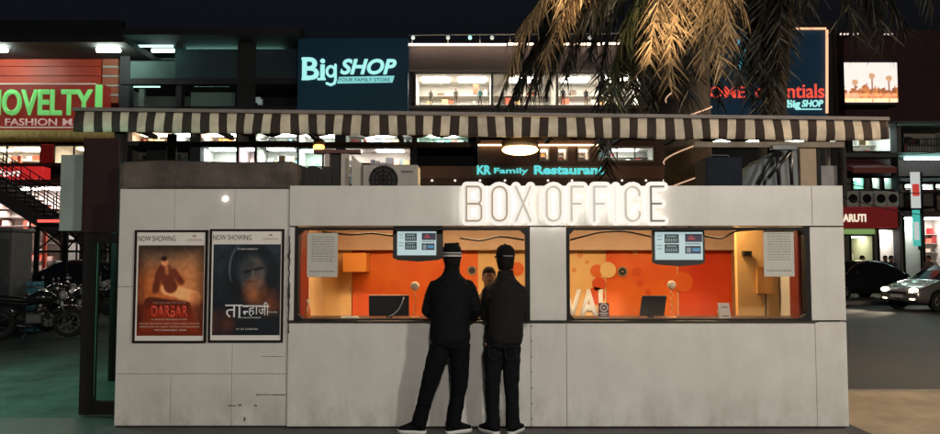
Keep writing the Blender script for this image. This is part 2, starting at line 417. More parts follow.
dots([(580, 255, 3), (587, 262, 2), (574, 270, 2.5), (635, 252, 3), (628, 243, 3)], mat('spot_pale', (.75, .3, .1), .6), BY-.006)
# white wall lettering
ptext('wall_lettering', 'VAI', 563, 603, 289, 319, BY-.01, .01, mat('white_paint', (.8, .78, .74), .5), kiosk, bold=.035)
# cabinet and pilaster inside
q = MB(); pbox(q, 343, 366, 253, 272, 2.1, 2.47, bev=.006); q.build('wall_cupboard', mat('cupboard', (.75, .27, .05), .5), kiosk)
q = MB(); A_ = P(738, 300, 1.25); q.box(A_.x, X1-.105, 1.25, 1.33, .02, TOP-.08); q.build('partition', MU_t, kiosk)
q = MB(); pbox(q, 757, 773, 267, 294, 1.21, 1.249, bev=.004); q.build('switch_panel', mat('panel_tan', (.55, .25, .07), .5), kiosk)
q = MB(); q.cyl(P(766, 294, 1.238), P(766, 330, 1.238), .008); q.build('conduit', M_plast, kiosk)
q = MB(); pbox(q, 744, 752, 251, 256, 1.18, 1.249); q.build('wall_bracket', M_plast, kiosk)
q = MB(); pbox(q, 733, 737, 245, 330, 2.40, 2.484); q.build('pilaster', mat('pil', (.4, .2, .08), .6), kiosk)
# looping cable under the bulkhead
for pts in ([(322, 232), (350, 235), (372, 233), (393, 236)], [(460, 238), (480, 241), (500, 236), (524, 240)], [(570, 240), (600, 232), (625, 231), (652, 237)], [(704, 236), (722, 239), (735, 231), (760, 229)]):
    q = MB(); PP = [P(x, y, .35) for x, y in pts]; sm = []
    for i in range(len(PP)-1):
        for t in (0, .25, .5, .75): sm.append(PP[i].lerp(PP[i+1], t))
    sm.append(PP[-1]); sm = [sm[0]]+[(sm[i-1]+sm[i]*2+sm[i+1])/4 for i in range(1, len(sm)-1)]+[sm[-1]]
    q.tube(sm, .009, 8); q.build('cable', M_plast, kiosk)
# windows: frame with cut corners, pane
M_red = mat('red_trim', (.16, .012, .008), .4)
for wi, (a, c) in enumerate(W):
    fr = MB(); t = .028; y0, y1 = .012, .1
    fr.box(a, c, y0, y1, WZ1-t, WZ1); fr.box(a, c, y0, y1, WZ0+.001, WZ0+.014)
    fr.box(a, a+t+.005, y0, y1, WZ0+.014, WZ1-t); fr.box(c-t-.012, c, y0, y1, WZ0+.014, WZ1-t)
    for sx, xx in ((1, a+t+.005), (-1, c-t-.012)):
        for zz, sz in ((WZ0+.014, 1), (WZ1-t, -1)):
            fr.prism([(xx, zz), (xx+sx*.045, zz), (xx, zz+sz*.045)], y0+.002, y1-.002)
    fo = fr.build('window', M_dark, kiosk)
    q = MB(); q.box(a+.01, c-.01, .062, .068, WZ0+.003, WZ1-.003); q.build('pane', M_glass, fo)
    q = MB()
    if wi == 0: q.box(a+.001, a+.03, .142, .5, WZ0, WZ1)
    else: q.box(c-.055, c-.002, .142, .34, WZ0, WZ1)
    q.build('reveal', M_red, fo)
# interior lights
M_warm = glow('warm_tube', (1, .71, .38), 70)
for x in (-1.0, .1, 1.5, 2.6):
    t = thing('ceiling_light', '', 'ceiling light', (x, 1.1, TOP-.082))
    t['label'] = {-1.0: 'warm ceiling light panel inside the ticket booth left of the two men', .1: 'warm ceiling light panel inside the booth above the two men', 1.5: 'warm ceiling light panel above the hanging screen of the right window', 2.6: 'warm ceiling light panel above the paper notice of the right window'}[x]
    q = MB(); q.box(-.32, .32, -.12, .12, -.02, 0, bev=.004); q.build('frame', M_paper, t)
    q = MB(); q.box(-.3, .3, -.1, .1, -.026, -.021); q.build('diffuser', M_warm, t)

# sign letters
M_plate = glow('letter_plate', (1, .965, .90), .56, .5); M_halo = glow('letter_halo', (1, .95, .87), 2.9, .7)
M_strk = mat('letter_stroke', (.52, .40, .28), .5); M_strk2 = mat('letter_stroke_pale', (.74, .68, .6), .5); M_strk3 = mat('letter_stroke_dark', (.16, .15, .14), .5); M_strk4 = mat('letter_stroke_white', (.72, .7, .68), .5)
def arcp(cx, cz, rx, rz, a0, a1, n=8): return [(cx+rx*math.cos(math.radians(a0+(a1-a0)*i/n)), cz+rz*math.sin(math.radians(a0+(a1-a0)*i/n))) for i in range(n+1)]
def letter(ch, x0, x1, z0, z1):
    w_ = x1-x0; cx = (x0+x1)/2; r = w_/2; h = z1-z0; zm = z0+h*.5
    if ch == 'B': return [[(x0, z0), (x0, z1)], [(x0, z1)]+arcp(x1-.28*w_, z1-.28*w_*1.2, .28*w_, .28*w_*1.2, 90, 0)+arcp(x1-.28*w_, zm+.28*w_*1.2, .28*w_, .28*w_*1.2, 0, -90)+[(x0, zm)], [(x0, zm)]+arcp(x1-.28*w_, zm-.3*w_, .3*w_, .3*w_, 90, 0)+arcp(x1-.28*w_, z0+.3*w_, .3*w_, .3*w_, 0, -90)+[(x0, z0)]]
    if ch == 'O':
        p = arcp(cx, z1-r, r, r, 0, 180)+arcp(cx, z0+r, r, r, 180, 360); return [p+[p[0]]]
    if ch == 'X': return [[(x0, z0), (x1, z1)], [(x0, z1), (x1, z0)]]
    if ch == 'F': return [[(x0, z0), (x0, z1), ], [(x0, z1), (x1, z1)], [(x0, zm), (x0+w_*.8, zm)]]
    if ch == 'I': return [[(cx, z0), (cx, z1)]]
    if ch == 'C': return [arcp(cx, z1-r, r, r, -15, 180)+arcp(cx, z0+r, r, r, 180, 375)]
    if ch == 'E': return [[(x0, z0), (x0, z1)], [(x0, z1), (x1, z1)], [(x0, zm), (x0+w_*.8, zm)], [(x0, z0), (x1, z0)]]
LT = [('B', 466.5, 481), ('O', 492, 506.5), ('X', 515.5, 530), ('O', 546, 559.5), ('F', 570.5, 582), ('F', 593, 605), ('I', 612, 617), ('C', 624, 638), ('E', 649, 661.5)]
for k, (ch, a, c) in enumerate(LT):
    z0, z1 = kz(221.2), kz(187.3)
    st = letter(ch, kx(a), kx(c), z0, z1)
    q = MB()
    for i, p in enumerate(st): stroke(q, p, .092, -.074-.0011*i, -.056+.0004*i)
    pl = q.build('sign_letter', [M_plate, M_halo], kiosk)
    for pg in pl.data.polygons:
        if pg.center.y > -.0565: pg.material_index = 1
    q = MB()
    for i, p in enumerate(st): stroke(q, p, .0155, -.092-.0009*i, -.0785)
    q.build('letter_face', [M_strk, M_strk, M_strk2, M_strk2, M_strk2, M_strk4, M_plate, M_strk2, M_strk3][k], pl)

# ================================================================== posters
def grid_art(name, x0, x1, z0, z1, y, nx, nz, fn, parent):
    bm = bmesh.new(); L = bm.loops.layers.float_color.new('Col')
    V = [[bm.verts.new((x0+(x1-x0)*i/nx, y, z0+(z1-z0)*j/nz)) for i in range(nx+1)] for j in range(nz+1)]
    for j in range(nz):
        for i in range(nx):
            f = bm.faces.new((V[j][i], V[j][i+1], V[j+1][i+1], V[j+1][i]))
            for l in f.loops:
                u = (l.vert.co.x-x0)/(x1-x0); v = (l.vert.co.z-z0)/(z1-z0)
                l[L] = (*fn(u, v), 1)
    me = bpy.data.meshes.new(name); bm.to_mesh(me); bm.free(); me.materials.append(vcol('print', .6, .2))
    o = bpy.data.objects.new(name, me); COL.objects.link(o); o.parent = parent; return o
def mixc(a, b, t): t = max(0, min(1, t)); return tuple(x+(y-x)*t for x, y in zip(a, b))
def ss(a, b, x): t = max(0, min(1, (x-a)/(b-a))); return t*t*(3-2*t)
def cap_d(u, v, ax, ay, bx, by):
    dx, dy = bx-ax, by-ay; t = max(0, min(1, ((u-ax)*dx+(v-ay)*dy)/(dx*dx+dy*dy))); return math.hypot(u-ax-t*dx, v-ay-t*dy)
ASP = 1.45
def artA(u, v):
    c = artA0(u, v); e = min(u, 1-u, v*1.2, (1-v)*1.2); k = .35+.65*ss(0, .22, e)
    return (min(1, c[0]*1.25*k), c[1]*.85*k, c[2]*.7*k)
def artA0(u, v):
    n = noise.noise(Vector((u*4, v*5, 0)))*.5+.5; n2 = noise.noise(Vector((u*13, v*17, 3)))
    c = mixc((.30, .05, .012), (.34, .13, .04), ss(.1, .55, v)+.25*(n-.5))
    c = mixc(c, (.13, .10, .065), ss(.55, .9, v)); c = mixc(c, (.04, .04, .038), ss(.8, 1.05, v)*.8)
    c = mixc(c, (.42, .25, .11), max(0, 1-math.hypot(u-.82, (v-.62)*1.2)*2.2)*.8)
    vy = v*ASP
    def lay(c, col, d, r, soft=.02): return mixc(c, col, 1-ss(r-soft, r+soft, d))
    # generic reclining figure: jacket, pale trousers
    c = lay(c, (.05, .016, .01), cap_d(u, vy, .2, .52, .95, .42), .1)
    c = lay(c, (.72, .40, .19), cap_d(u, vy, .45, .75, .86, .62), .095); c = lay(c, (.55, .28, .12), cap_d(u, vy, .86, .62, .93, .3), .075)
    c = lay(c, (.34, .15, .05), cap_d(u, vy, .5, .78, .7, .9), .055)
    c = lay(c, (.10, .028, .015), cap_d(u, vy, .4, 1.05, .5, .78), .105); c = lay(c, (.09, .025, .012), cap_d(u, vy, .32, 1.0, .27, .72), .055)
    c = lay(c, (.11, .03, .015), cap_d(u, vy, .54, 1.03, .66, .86), .05)
    c = lay(c, (.3, .14, .07), cap_d(u, vy, .43, 1.1, .44, 1.0), .025)
    c = lay(c, (.5, .27, .15), math.hypot(u-.405, (vy-1.18)*.85), .052); c = lay(c, (.012, .008, .007), math.hypot(u-.39, (vy-1.235)*1.2), .05)
    c = lay(c, (.28, .1, .04), cap_d(u, vy, .08, .95, .1, .12), .012, .01)
    c = mixc(c, (.10, .014, .005), .85*ss(.42, .3, v)) if v > .18 else mixc(c, (.10, .014, .005), .85-.5*ss(.18, .05, v))
    return tuple(max(0, min(1, x*1.45*(1+.3*n2))) for x in c)
def artB(u, v):
    vy = v*ASP; n = noise.noise(Vector((u*5, v*6, 9)))*.5+.5; n2 = noise.noise(Vector((u*15, v*20, 4)))
    c = mixc((.006, .008, .011), (.018, .03, .04), ss(.3, 1, v)*n)
    def lay(c, col, d, r, soft=.03): return mixc(c, col, 1-ss(r-soft, r+soft, d))
    # generic hooded face half in shadow, embers below (a stand-in)
    X, Y = u-.58, vy-.98
    face = 1-ss(.16, .24, math.hypot(X*1.05, Y*.72)); c = mixc(c, (.030, .032, .036), face)
    lit = face*ss(-.06, .14, X)*(.45+.55*n); c = mixc(c, (.17, .13, .11), lit*.34)
    c = mixc(c, (.008, .008, .009), face*(1-ss(.012, .035, abs(Y-.055-X*.25)))*ss(-.16, -.1, X))
    c = mixc(c, (.008, .008, .009), face*(1-ss(.01, .028, abs(Y+.13))) * (1-ss(.05, .1, abs(X))))
    c = mixc(c, (.09, .08, .075), (1-ss(.008, .03, abs(X-.01-.03*(Y))))*(1-ss(.06, .1, abs(Y+.02)))*.8)
    c = mixc(c, (.005, .006, .008), ss(.19, .25, math.hypot(X*.9, (Y-.02)*.72))*(1-ss(.33, .4, math.hypot(X*.9, (Y-.02)*.8)))*.7)
    c = mixc(c, (.10, .14, .17), (1-ss(.0, .02, abs(math.hypot((u-.5)*1.05, (vy-1.05)*.62)-.27)))*ss(.45, .25, u)*ss(.8, .95, vy)*(.3+n)*.7)
    c = mixc(c, (.35, .12, .04), max(0, 1-math.hypot(u-.62, (vy-.70)*.8)*4.6)*n*1.2)
    c = mixc(c, (.22, .06, .02), max(0, 1-math.hypot(u-.84, vy-.52)*3.8)*n)
    c = mixc(c, (.14, .035, .012), max(0, 1-math.hypot(u-.12, vy-.2)*4)*n)
    return tuple(max(0, min(1, x*1.5*(1+.3*n2))) for x in c)
M_ink = mat('ink', (.03, .025, .03), .5); M_inkw = mat('ink_white', (.7, .7, .68), .5); M_inkr = mat('ink_red', (.62, .05, .02), .5); M_inkg = mat('ink_grey', (.35, .2, .17), .5)
def poster(px0, px1, py0, py1, art, label):
    x0, x1, z0, z1 = kx(px0), kx(px1), kz(py1), kz(py0); yf = LY-.028
    t = thing('film_poster', label, 'poster', ((x0+x1)/2, LY-.001, z0))
    q = MB(); f = .018
    q.box(x0, x1, yf, LY-.001, z0, z0+f); q.box(x0, x1, yf, LY-.001, z1-f, z1); q.box(x0, x0+f, yf, LY-.001, z0+f, z1-f); q.box(x1-f, x1, yf, LY-.001, z0+f, z1-f)
    q.build('frame', mat('poster_frame', (.010, .006, .006), .7, spec=.15), t)
    q = MB(); q.box(x0+f, x1-f, LY-.012, LY-.002, z0+f, z1-f); q.build('backing_board', mat('board_white', (.7, .67, .62), .6, spec=.2), t)
    i0, i1, j0, j1 = x0+.034, x1-.03, z0+.065, z1-.145
    grid_art('print', i0, i1, j0, j1, LY-.0145, 90, 130, art, t)
    hw = i1-i0
    text('heading', 'NOW SHOWING', i0-.005, i0+hw*.56, z1-.105, z1-.055, LY-.0125, .0015, M_ink, t)
    text('cinema_name', 'CARNIVAL', i0+hw*.72, i0+hw*.97, z1-.105, z1-.082, LY-.0125, .0015, M_inkg, t)
    q = MB(); cx = i0+hw*.845; q.prism([(cx-.02, z1-.055), (cx, z1-.07), (cx+.02, z1-.055), (cx+.006, z1-.045), (cx, z1-.052), (cx-.006, z1-.045)], LY-.014, LY-.0122); q.build('emblem', M_inkg, t)
    return t, i0, i1, j0, j1, hw
tA = poster(135, 207.5, 230, 343, artA, 'framed film poster of a reclining man in warm brown and orange, left of the two')
t, i0, i1, j0, j1, hw = tA; h = j1-j0; yy = LY-.0155
text('title', 'DARBAR', i0+hw*.21, i0+hw*.77, j0+h*.205, j0+h*.335, yy, .002, M_inkr, t, bold=.03)
for z, a, c, s in ((.17, .22, .76, 'A GRAND PRESENTATION'), (.355, .24, .74, 'DIRECTED AND WRITTEN BY'), (.125, .05, .95, 'MUSIC EDITING ART COSTUMES STUNTS'), (.09, .05, .95, 'PRODUCED BY LIGHT STUDIOS WORLDWIDE'), ):
    text('credit_line', s, i0+hw*a, i0+hw*c, j0+h*z, j0+h*(z+.018), yy, .001, M_inkg if z > .3 else mat('ink_cream', (.55, .4, .3), .5), t)
text('release_date', '9TH JANUARY 2020', i0+hw*.27, i0+hw*.75, j0+h*.05, j0+h*.07, yy, .001, M_inkw, t)
text('caption', 'THALAIVAR', i0+hw*.05, i0+hw*.22, j0+h*.9, j0+h*.925, yy, .001, M_inkw, t) if False else None
wkids(t)
tB = poster(210, 284, 229, 342.5, artB, 'framed near-black film poster with white Hindi title, right of the two')
t, i0, i1, j0, j1, hw = tB; h = j1-j0
def hin(txt, u0, u1, v0, v1, **k): text('title', txt, i0+hw*u0, i0+hw*u1, j0+h*v0, j0+h*v1, yy, .0015, M_inkw, t, **k)
hin('ता', .19, .445, .195, .335); hin('न', .45, .53, .225, .325, clip=.66); hin('हा', .53, .68, .205, .325); hin('जी', .68, .84, .22, .362)
q = MB(); q.box(i0+hw*.19, i0+hw*.84, yy-.0019, yy, j0+h*.3215, j0+h*.328); q.build('title_bar', M_inkw, t)
for z, a, c, s in ((.185, .38, .72, 'THE UNSUNG WARRIOR'), (.06, .36, .68, 'IN 3D CINEMAS'), (.94, .36, .66, 'STUDIO PRESENTS'), (.245, .835, .96, 'FILMS')):
    text('credit_line', s, i0+hw*a, i0+hw*c, j0+h*z, j0+h*(z+.016), yy, .001, M_inkw, t)
wkids(t)

# ================================================================== things in the windows
def screen(px0, px1, py0, py1, Y, label, bz=(.022, .02, .055, .02)):
    a, c = P(px0, py0, Y), P(px1, py1, Y); w_ = c.x-a.x; hh = a.z-c.z
    t = thing('hanging_screen', label, 'monitor', ((a.x+c.x)/2, Y, c.z))
    q = MB(); q.prism([(a.x, a.z), (a.x, c.z+.03), (a.x+.05, c.z+.008), ((a.x+c.x)/2, c.z-.008), (c.x-.05, c.z+.008), (c.x, c.z+.03), (c.x, a.z)], Y, Y+.05)
    q.box(a.x+.15, c.x-.15, Y+.05, Y+.09, c.z+.08, a.z-.05); q.build('casing', M_plast, t)
    q = MB(); q.box(a.x+w_*.2, a.x+w_*.28, Y+.055, Y+.08, a.z-.1, TOP-.08); q.box(c.x-w_*.28, c.x-w_*.2, Y+.055, Y+.08, a.z-.1, TOP-.08); q.build('bracket', M_plast, t)
    sx0, sx1, sz0, sz1 = a.x+bz[0], c.x-bz[1], c.z+bz[2], a.z-bz[3]
    q = MB(); q.box(sx0, sx1, Y-.004, Y-.001, sz0, sz1); d = q.build('display', glow('display_white', (.62, .82, .84), .78, .1), t)
    sw, sh = sx1-sx0, sz1-sz0
    D = glow('display_dark', (.01, .03, .035), 1, .1); Wt = glow('display_light', (.55, .8, .8), .6, .1); Rd = glow('display_red', (.6, .08, .1), .5, .1); Bl = glow('display_blue', (.1, .35, .6), .7, .1); Gy = glow('display_grey', (.2, .28, .28), 1, .1); Nv = glow('display_navy', (.03, .025, .05), 1, .1)
    def r(u0, u1, v0, v1, m, k, nm='display_tile'):
        q = MB(); q.box(sx0+sw*u0, sx0+sw*u1, Y-.005-.0012*k, Y-.0042, sz0+sh*v0, sz0+sh*v1); q.build(nm, m, t)
    for v0 in (.60, .24):
        r(.2, .5, v0, v0+.32, D, 0)
        for i in range(5): r(.23+i*.05, .26+i*.05, v0+.05, v0+.17, Gy, 1)
        r(.24, .45, v0+.22, v0+.27, Gy, 1)
    r(.63, .99, .64, .93, Nv, 0); r(.70, .84, .72, .80, Rd, 1); r(.72, .80, .82, .87, Rd, 1)
    r(.63, .96, .22, .50, Nv, 0); r(.78, .94, .3, .42, Bl, 1); r(.66, .75, .26, .44, Gy, 1)
    for v0 in (.84, .72, .5, .38): r(.04, .15, v0, v0+.035, Gy, 0)
    r(.63, .96, .55, .60, Gy, 0)
    wkids(t); return t
screen(393, 443, 226.5, 261, .14, 'black hanging screen above the left man, angled bright seat display', (.042, .066, .055, .048))
screen(652.5, 705, 230, 265.5, .17, 'black hanging screen showing film tiles in the right window')

def notice(px0, px1, py0, py1, label):
    a, c = P(px0, py0, .075), P(px1, py1, .075)
    t = thing('paper_notice', label, 'notice', ((a.x+c.x)/2, .075, c.z))
    q = MB(); q.box(a.x, c.x, .072, .0735, c.z, a.z); q.build('sheet', mat('notice_paper', (.6, .6, .57), .8, var=.05), t)
    I = mat('faint_ink', (.2, .2, .2), .8); q = MB(); w_ = c.x-a.x; hh = a.z-c.z
    for k in range(11):
        v = .9-k*.055; u = .14
        while u < .84:
            l = random.uniform(.05, .15); q.box(a.x+w_*u, a.x+w_*min(.88, u+l), .0706, .0718, c.z+hh*v, c.z+hh*(v+.014)); u += l+.03
    for k in range(9): q.box(a.x+w_*(.1+k*.092), a.x+w_*(.155+k*.092), .0706, .0718, c.z+hh*.11, c.z+hh*.14)
    q.build('print', I, t); wkids(t)
notice(307.5, 337.5, 233, 277, 'pale printed paper notice taped inside the left window')
notice(763, 794.5, 229.5, 276.5, 'pale printed paper notice taped inside the right window')

def laptop(px0, px1, py0, py1, Y, lean, label):
    a, c = P(px0, py0, Y), P(px1, py1, Y); zb_ = WZ0-.012; xm = (a.x+c.x)/2; w_ = c.x-a.x
    t = thing('desktop_monitor', label, 'monitor', (xm, Y, zb_)); h_ = a.z-zb_
    q = MB(); fs = q.box(-w_/2, w_/2, 0, .03, .03, h_, bev=.006)
    for v in q.bm.verts: v.co.x += lean*v.co.z; v.co.y -= .1*v.co.z
    q.build('screen', M_plast, t)
    q = MB(); q.box(-.03, .03, .03, .05, .0, h_*.6); q.build('stem', M_plast, t)
    q = MB(); q.box(-.11, .11, -.03, .14, 0, .012, bev=.003); q.build('stand_foot', M_plast, t)
    return t
laptop(369, 409, 295, 320, .3, 0, 'back of a wide black monitor on the left counter with a white cable')
laptop(639, 664, 295.5, 320, .3, .12, 'back of a small tilted black monitor on the right counter')
q = MB(); pts = [P(404, 297, .24), P(402, 303, .235), P(399, 309, .235), P(394, 314, .235), P(388, 317, .24)]; q.tube(pts, .006, 8)
tagp(q.build('white_cable', mat('white_plastic', (.6, .58, .55), .5)), 'thin white cable hanging over the black monitor in the left window', 'cable')
M_cream = mat('cream_ball', (.8, .62, .42), .5)
for px, py, lab in ((415, 286, 'cream ball on a spiral stem on the counter beside the wide black monitor'), (671.5, 285, 'cream ball on a spiral stem on the counter beside the small black monitor')):
    zb_ = WZ0-.012; c = P(px, py, .45)
    t = thing('ball_stand', lab, 'ornament', (c.x, .45, zb_))
    q = MB(); q.ellip((0, 0, c.z-zb_), .045, .045, .045, 20); q.build('ball', M_cream, t)
    q = MB(); q.tube([(.012*math.sin(k*.9), .012*math.cos(k*.9), .01+(c.z-zb_-.05)*k/30) for k in range(31)], .006, 8); q.build('stem', mat('stem_orange', (.7, .3, .12), .5), t)
    q = MB(); q.cyl((0, 0, 0), (0, 0, .012), .05, 20); q.build('base', mat('stem_orange', (.7, .3, .12), .5), t)
# counter cards, bottle, papers
a = P(605, 317, .15); zs = WZ0-.012
def card(px0, px1, py0, Y, m, label, lean=0):
    A, C = P(px0, py0, Y), P(px1, py0, Y)
    t = thing('counter_card', label, 'card', ((A.x+C.x)/2, Y, zs)); hh = A.z-zs; w_ = C.x-A.x
    q = MB(); q.prism([(-w_/2, 0), (w_/2, 0), (w_/2+lean, hh), (-w_/2+lean, hh)], -.003, .003); q.build('face', m, t)
    q = MB(); q.prism([(-w_/2, 0), (w_/2, 0), (w_/2+lean*.7, hh*.6), (-w_/2+lean*.7, hh*.6)], .03, .034); q.build('back', M_paper, t)
    return t, w_, hh
t, w_, hh = card(598.5, 609, 303, .22, mat('card_maroon', (.12, .015, .02), .5), 'small maroon counter card with a white circle below the painted letters')
q = MB(); q.tube([(.035*math.cos(a_), -.005, hh*.72+.035*math.sin(a_)) for a_ in [k*PI/8 for k in range(17)]], .007, 6); q.box(-.012, .012, -.006, -.0035, hh*.7-.006, hh*.7+.012); q.box(-w_*.4, w_*.4, -.006, -.0035, hh*.36, hh*.42); q.box(-w_*.3, w_*.3, -.006, -.0035, hh*.26, hh*.3); q.build('card_print', M_inkw, t)
q = MB(); q.box(-w_/2+.002, w_/2-.002, -.0055, -.0032, 0.002, hh*.16); q.build('card_foot', M_paper, t)
t, w_, hh = card(719.5, 731, 303, .22, mat('card_pale', (.6, .5, .42), .5), 'white leaning counter card at the right end of the right window', -.02)
q = MB(); q.box(-.03-.008, .03-.008, -.006, -.0035, hh*.72, hh*.77); q.box(-.035-.004, .03, -.006, -.0035, hh*.2, hh*.25); q.build('card_print', M_ink, t)
c = P(303.5, 318, .2); t = thing('bottle', 'small orange bottle in the lower left corner of the left window', 'bottle', (c.x+.04, .2, zs))
q = MB(); q.tube([(0, 0, 0), (0, 0, .005), (0, 0, .1), (0, 0, .14), (0, 0, .16)], [.025, .03, .03, .014, .012], 16); q.build('body', mat('bottle_orange', (.6, .16, .04), .3), t)
q = MB(); q.tube([(0, 0, .16), (0, 0, .2)], .014, 14); q.build('cap', mat('cap_cream', (.7, .55, .35), .4), t)
c = P(350, 318, .22); q = MB()
for k in range(5): q.box(c.x-.08+random.uniform(-.01, .01), c.x+.09+random.uniform(-.02, .02), .16, .3, zs+.0015+k*.006, zs+.0065+k*.006, rot=Matrix.Rotation(random.uniform(-.1, .1), 3, 'Z'))
tagp(q.build('paper_stack', M_paper), 'small stack of papers on the counter left of the wide monitor', 'papers')

# ================================================================== people
M_skin = mat('skin', (.24, .12, .07), .55, var=.08)
def hand(mb, wrist, d, n, side, curl=.35, s=1.0):
    """palm + five fingers; d = pointing direction, n = palm normal (towards what is held), side = thumb direction"""
    d = Vector(d).normalized(); n = Vector(n).normalized(); n = (n-d*n.dot(d)).normalized(); sd = d.cross(n)
    if sd.dot(Vector(side)) < 0: sd = -sd
    w = Vector(wrist)
    mb.tube([w-d*.03, w, w+d*.03*s, w+d*.07*s, w+d*.09*s], [.028*s, .03*s, .04*s, .044*s, .036*s], 14, flat=(n, .42))
    for k, (off, ln) in enumerate(((.03, .072), (.01, .08), (-.01, .075), (-.03, .058))):
        p = w+d*.085*s+sd*off*s; c = curl*(1+.15*k); pts = [p-d*.02]; a = 0
        for f in (.42, .32, .26):
            pts.append(p.copy()); a += c; p = p+(d*math.cos(a)+n*math.sin(a))*ln*f*s
        pts.append(p); mb.tube(pts, [.0095*s, .0095*s, .009*s, .008*s, .006*s], 8)
    p = w+d*.025*s+sd*.034*s
    mb.tube([p-sd*.015, p, p+(d*.6+sd*.7+n*.3).normalized()*.03*s, p+(d*.9+sd*.45+n*.45).normalized()*.062*s], [.012*s, .013*s, .011*s, .008*s], 8)
def head_shape(mb, c, yaw, s=1.0):
    """head loft (chin to crown), nose, ears, brow; faces +Y turned by yaw"""
    R = Matrix.Rotation(yaw, 3, 'Z'); c = Vector(c)
    prof = [(-.115, .03, .03, .045), (-.105, .05, .048, .035), (-.075, .062, .066, .018), (-.04, .068, .082, .008), (0, .073, .092, 0), (.04, .075, .097, -.005), (.075, .068, .088, -.008), (.1, .05, .066, -.01), (.114, .025, .034, -.01)]
    rings = [[c+R@Vector((rx*s*math.cos(a), (oy+ry*math.sin(a))*s, z*s)) for a in [2*PI*k/20 for k in range(20)]] for z, rx, ry, oy in prof]
    mb.ring_loft(rings)
    mb.tube([c+R@Vector((0, .085, .02))*s, c+R@Vector((0, .1, -.005))*s, c+R@Vector((0, .112, -.028))*s], [.01*s, .013*s, .017*s], 8)
    mb.tube([c+R@Vector((-.045, .082, .026))*s, c+R@Vector((0, .094, .03))*s, c+R@Vector((.045, .082, .026))*s], .011*s, 8)
    mb.tube([c+R@Vector((-.024, .08, -.062))*s, c+R@Vector((0, .089, -.06))*s, c+R@Vector((.024, .08, -.062))*s], .010*s, 8)
    for sx in (-1, 1): mb.ellip(c+R@Vector((sx*.076, -.005, -.01))*s, .012*s, .022*s, .034*s, 10, rot=R)
def mids(a, b, n, bulge=None):
    a, b = Vector(a), Vector(b); out = []
    for i in range(n+1):
        p = a.lerp(b, i/n)
        if bulge: p = p+Vector(bulge)*math.sin(PI*i/n)
        out.append(p)
    return out
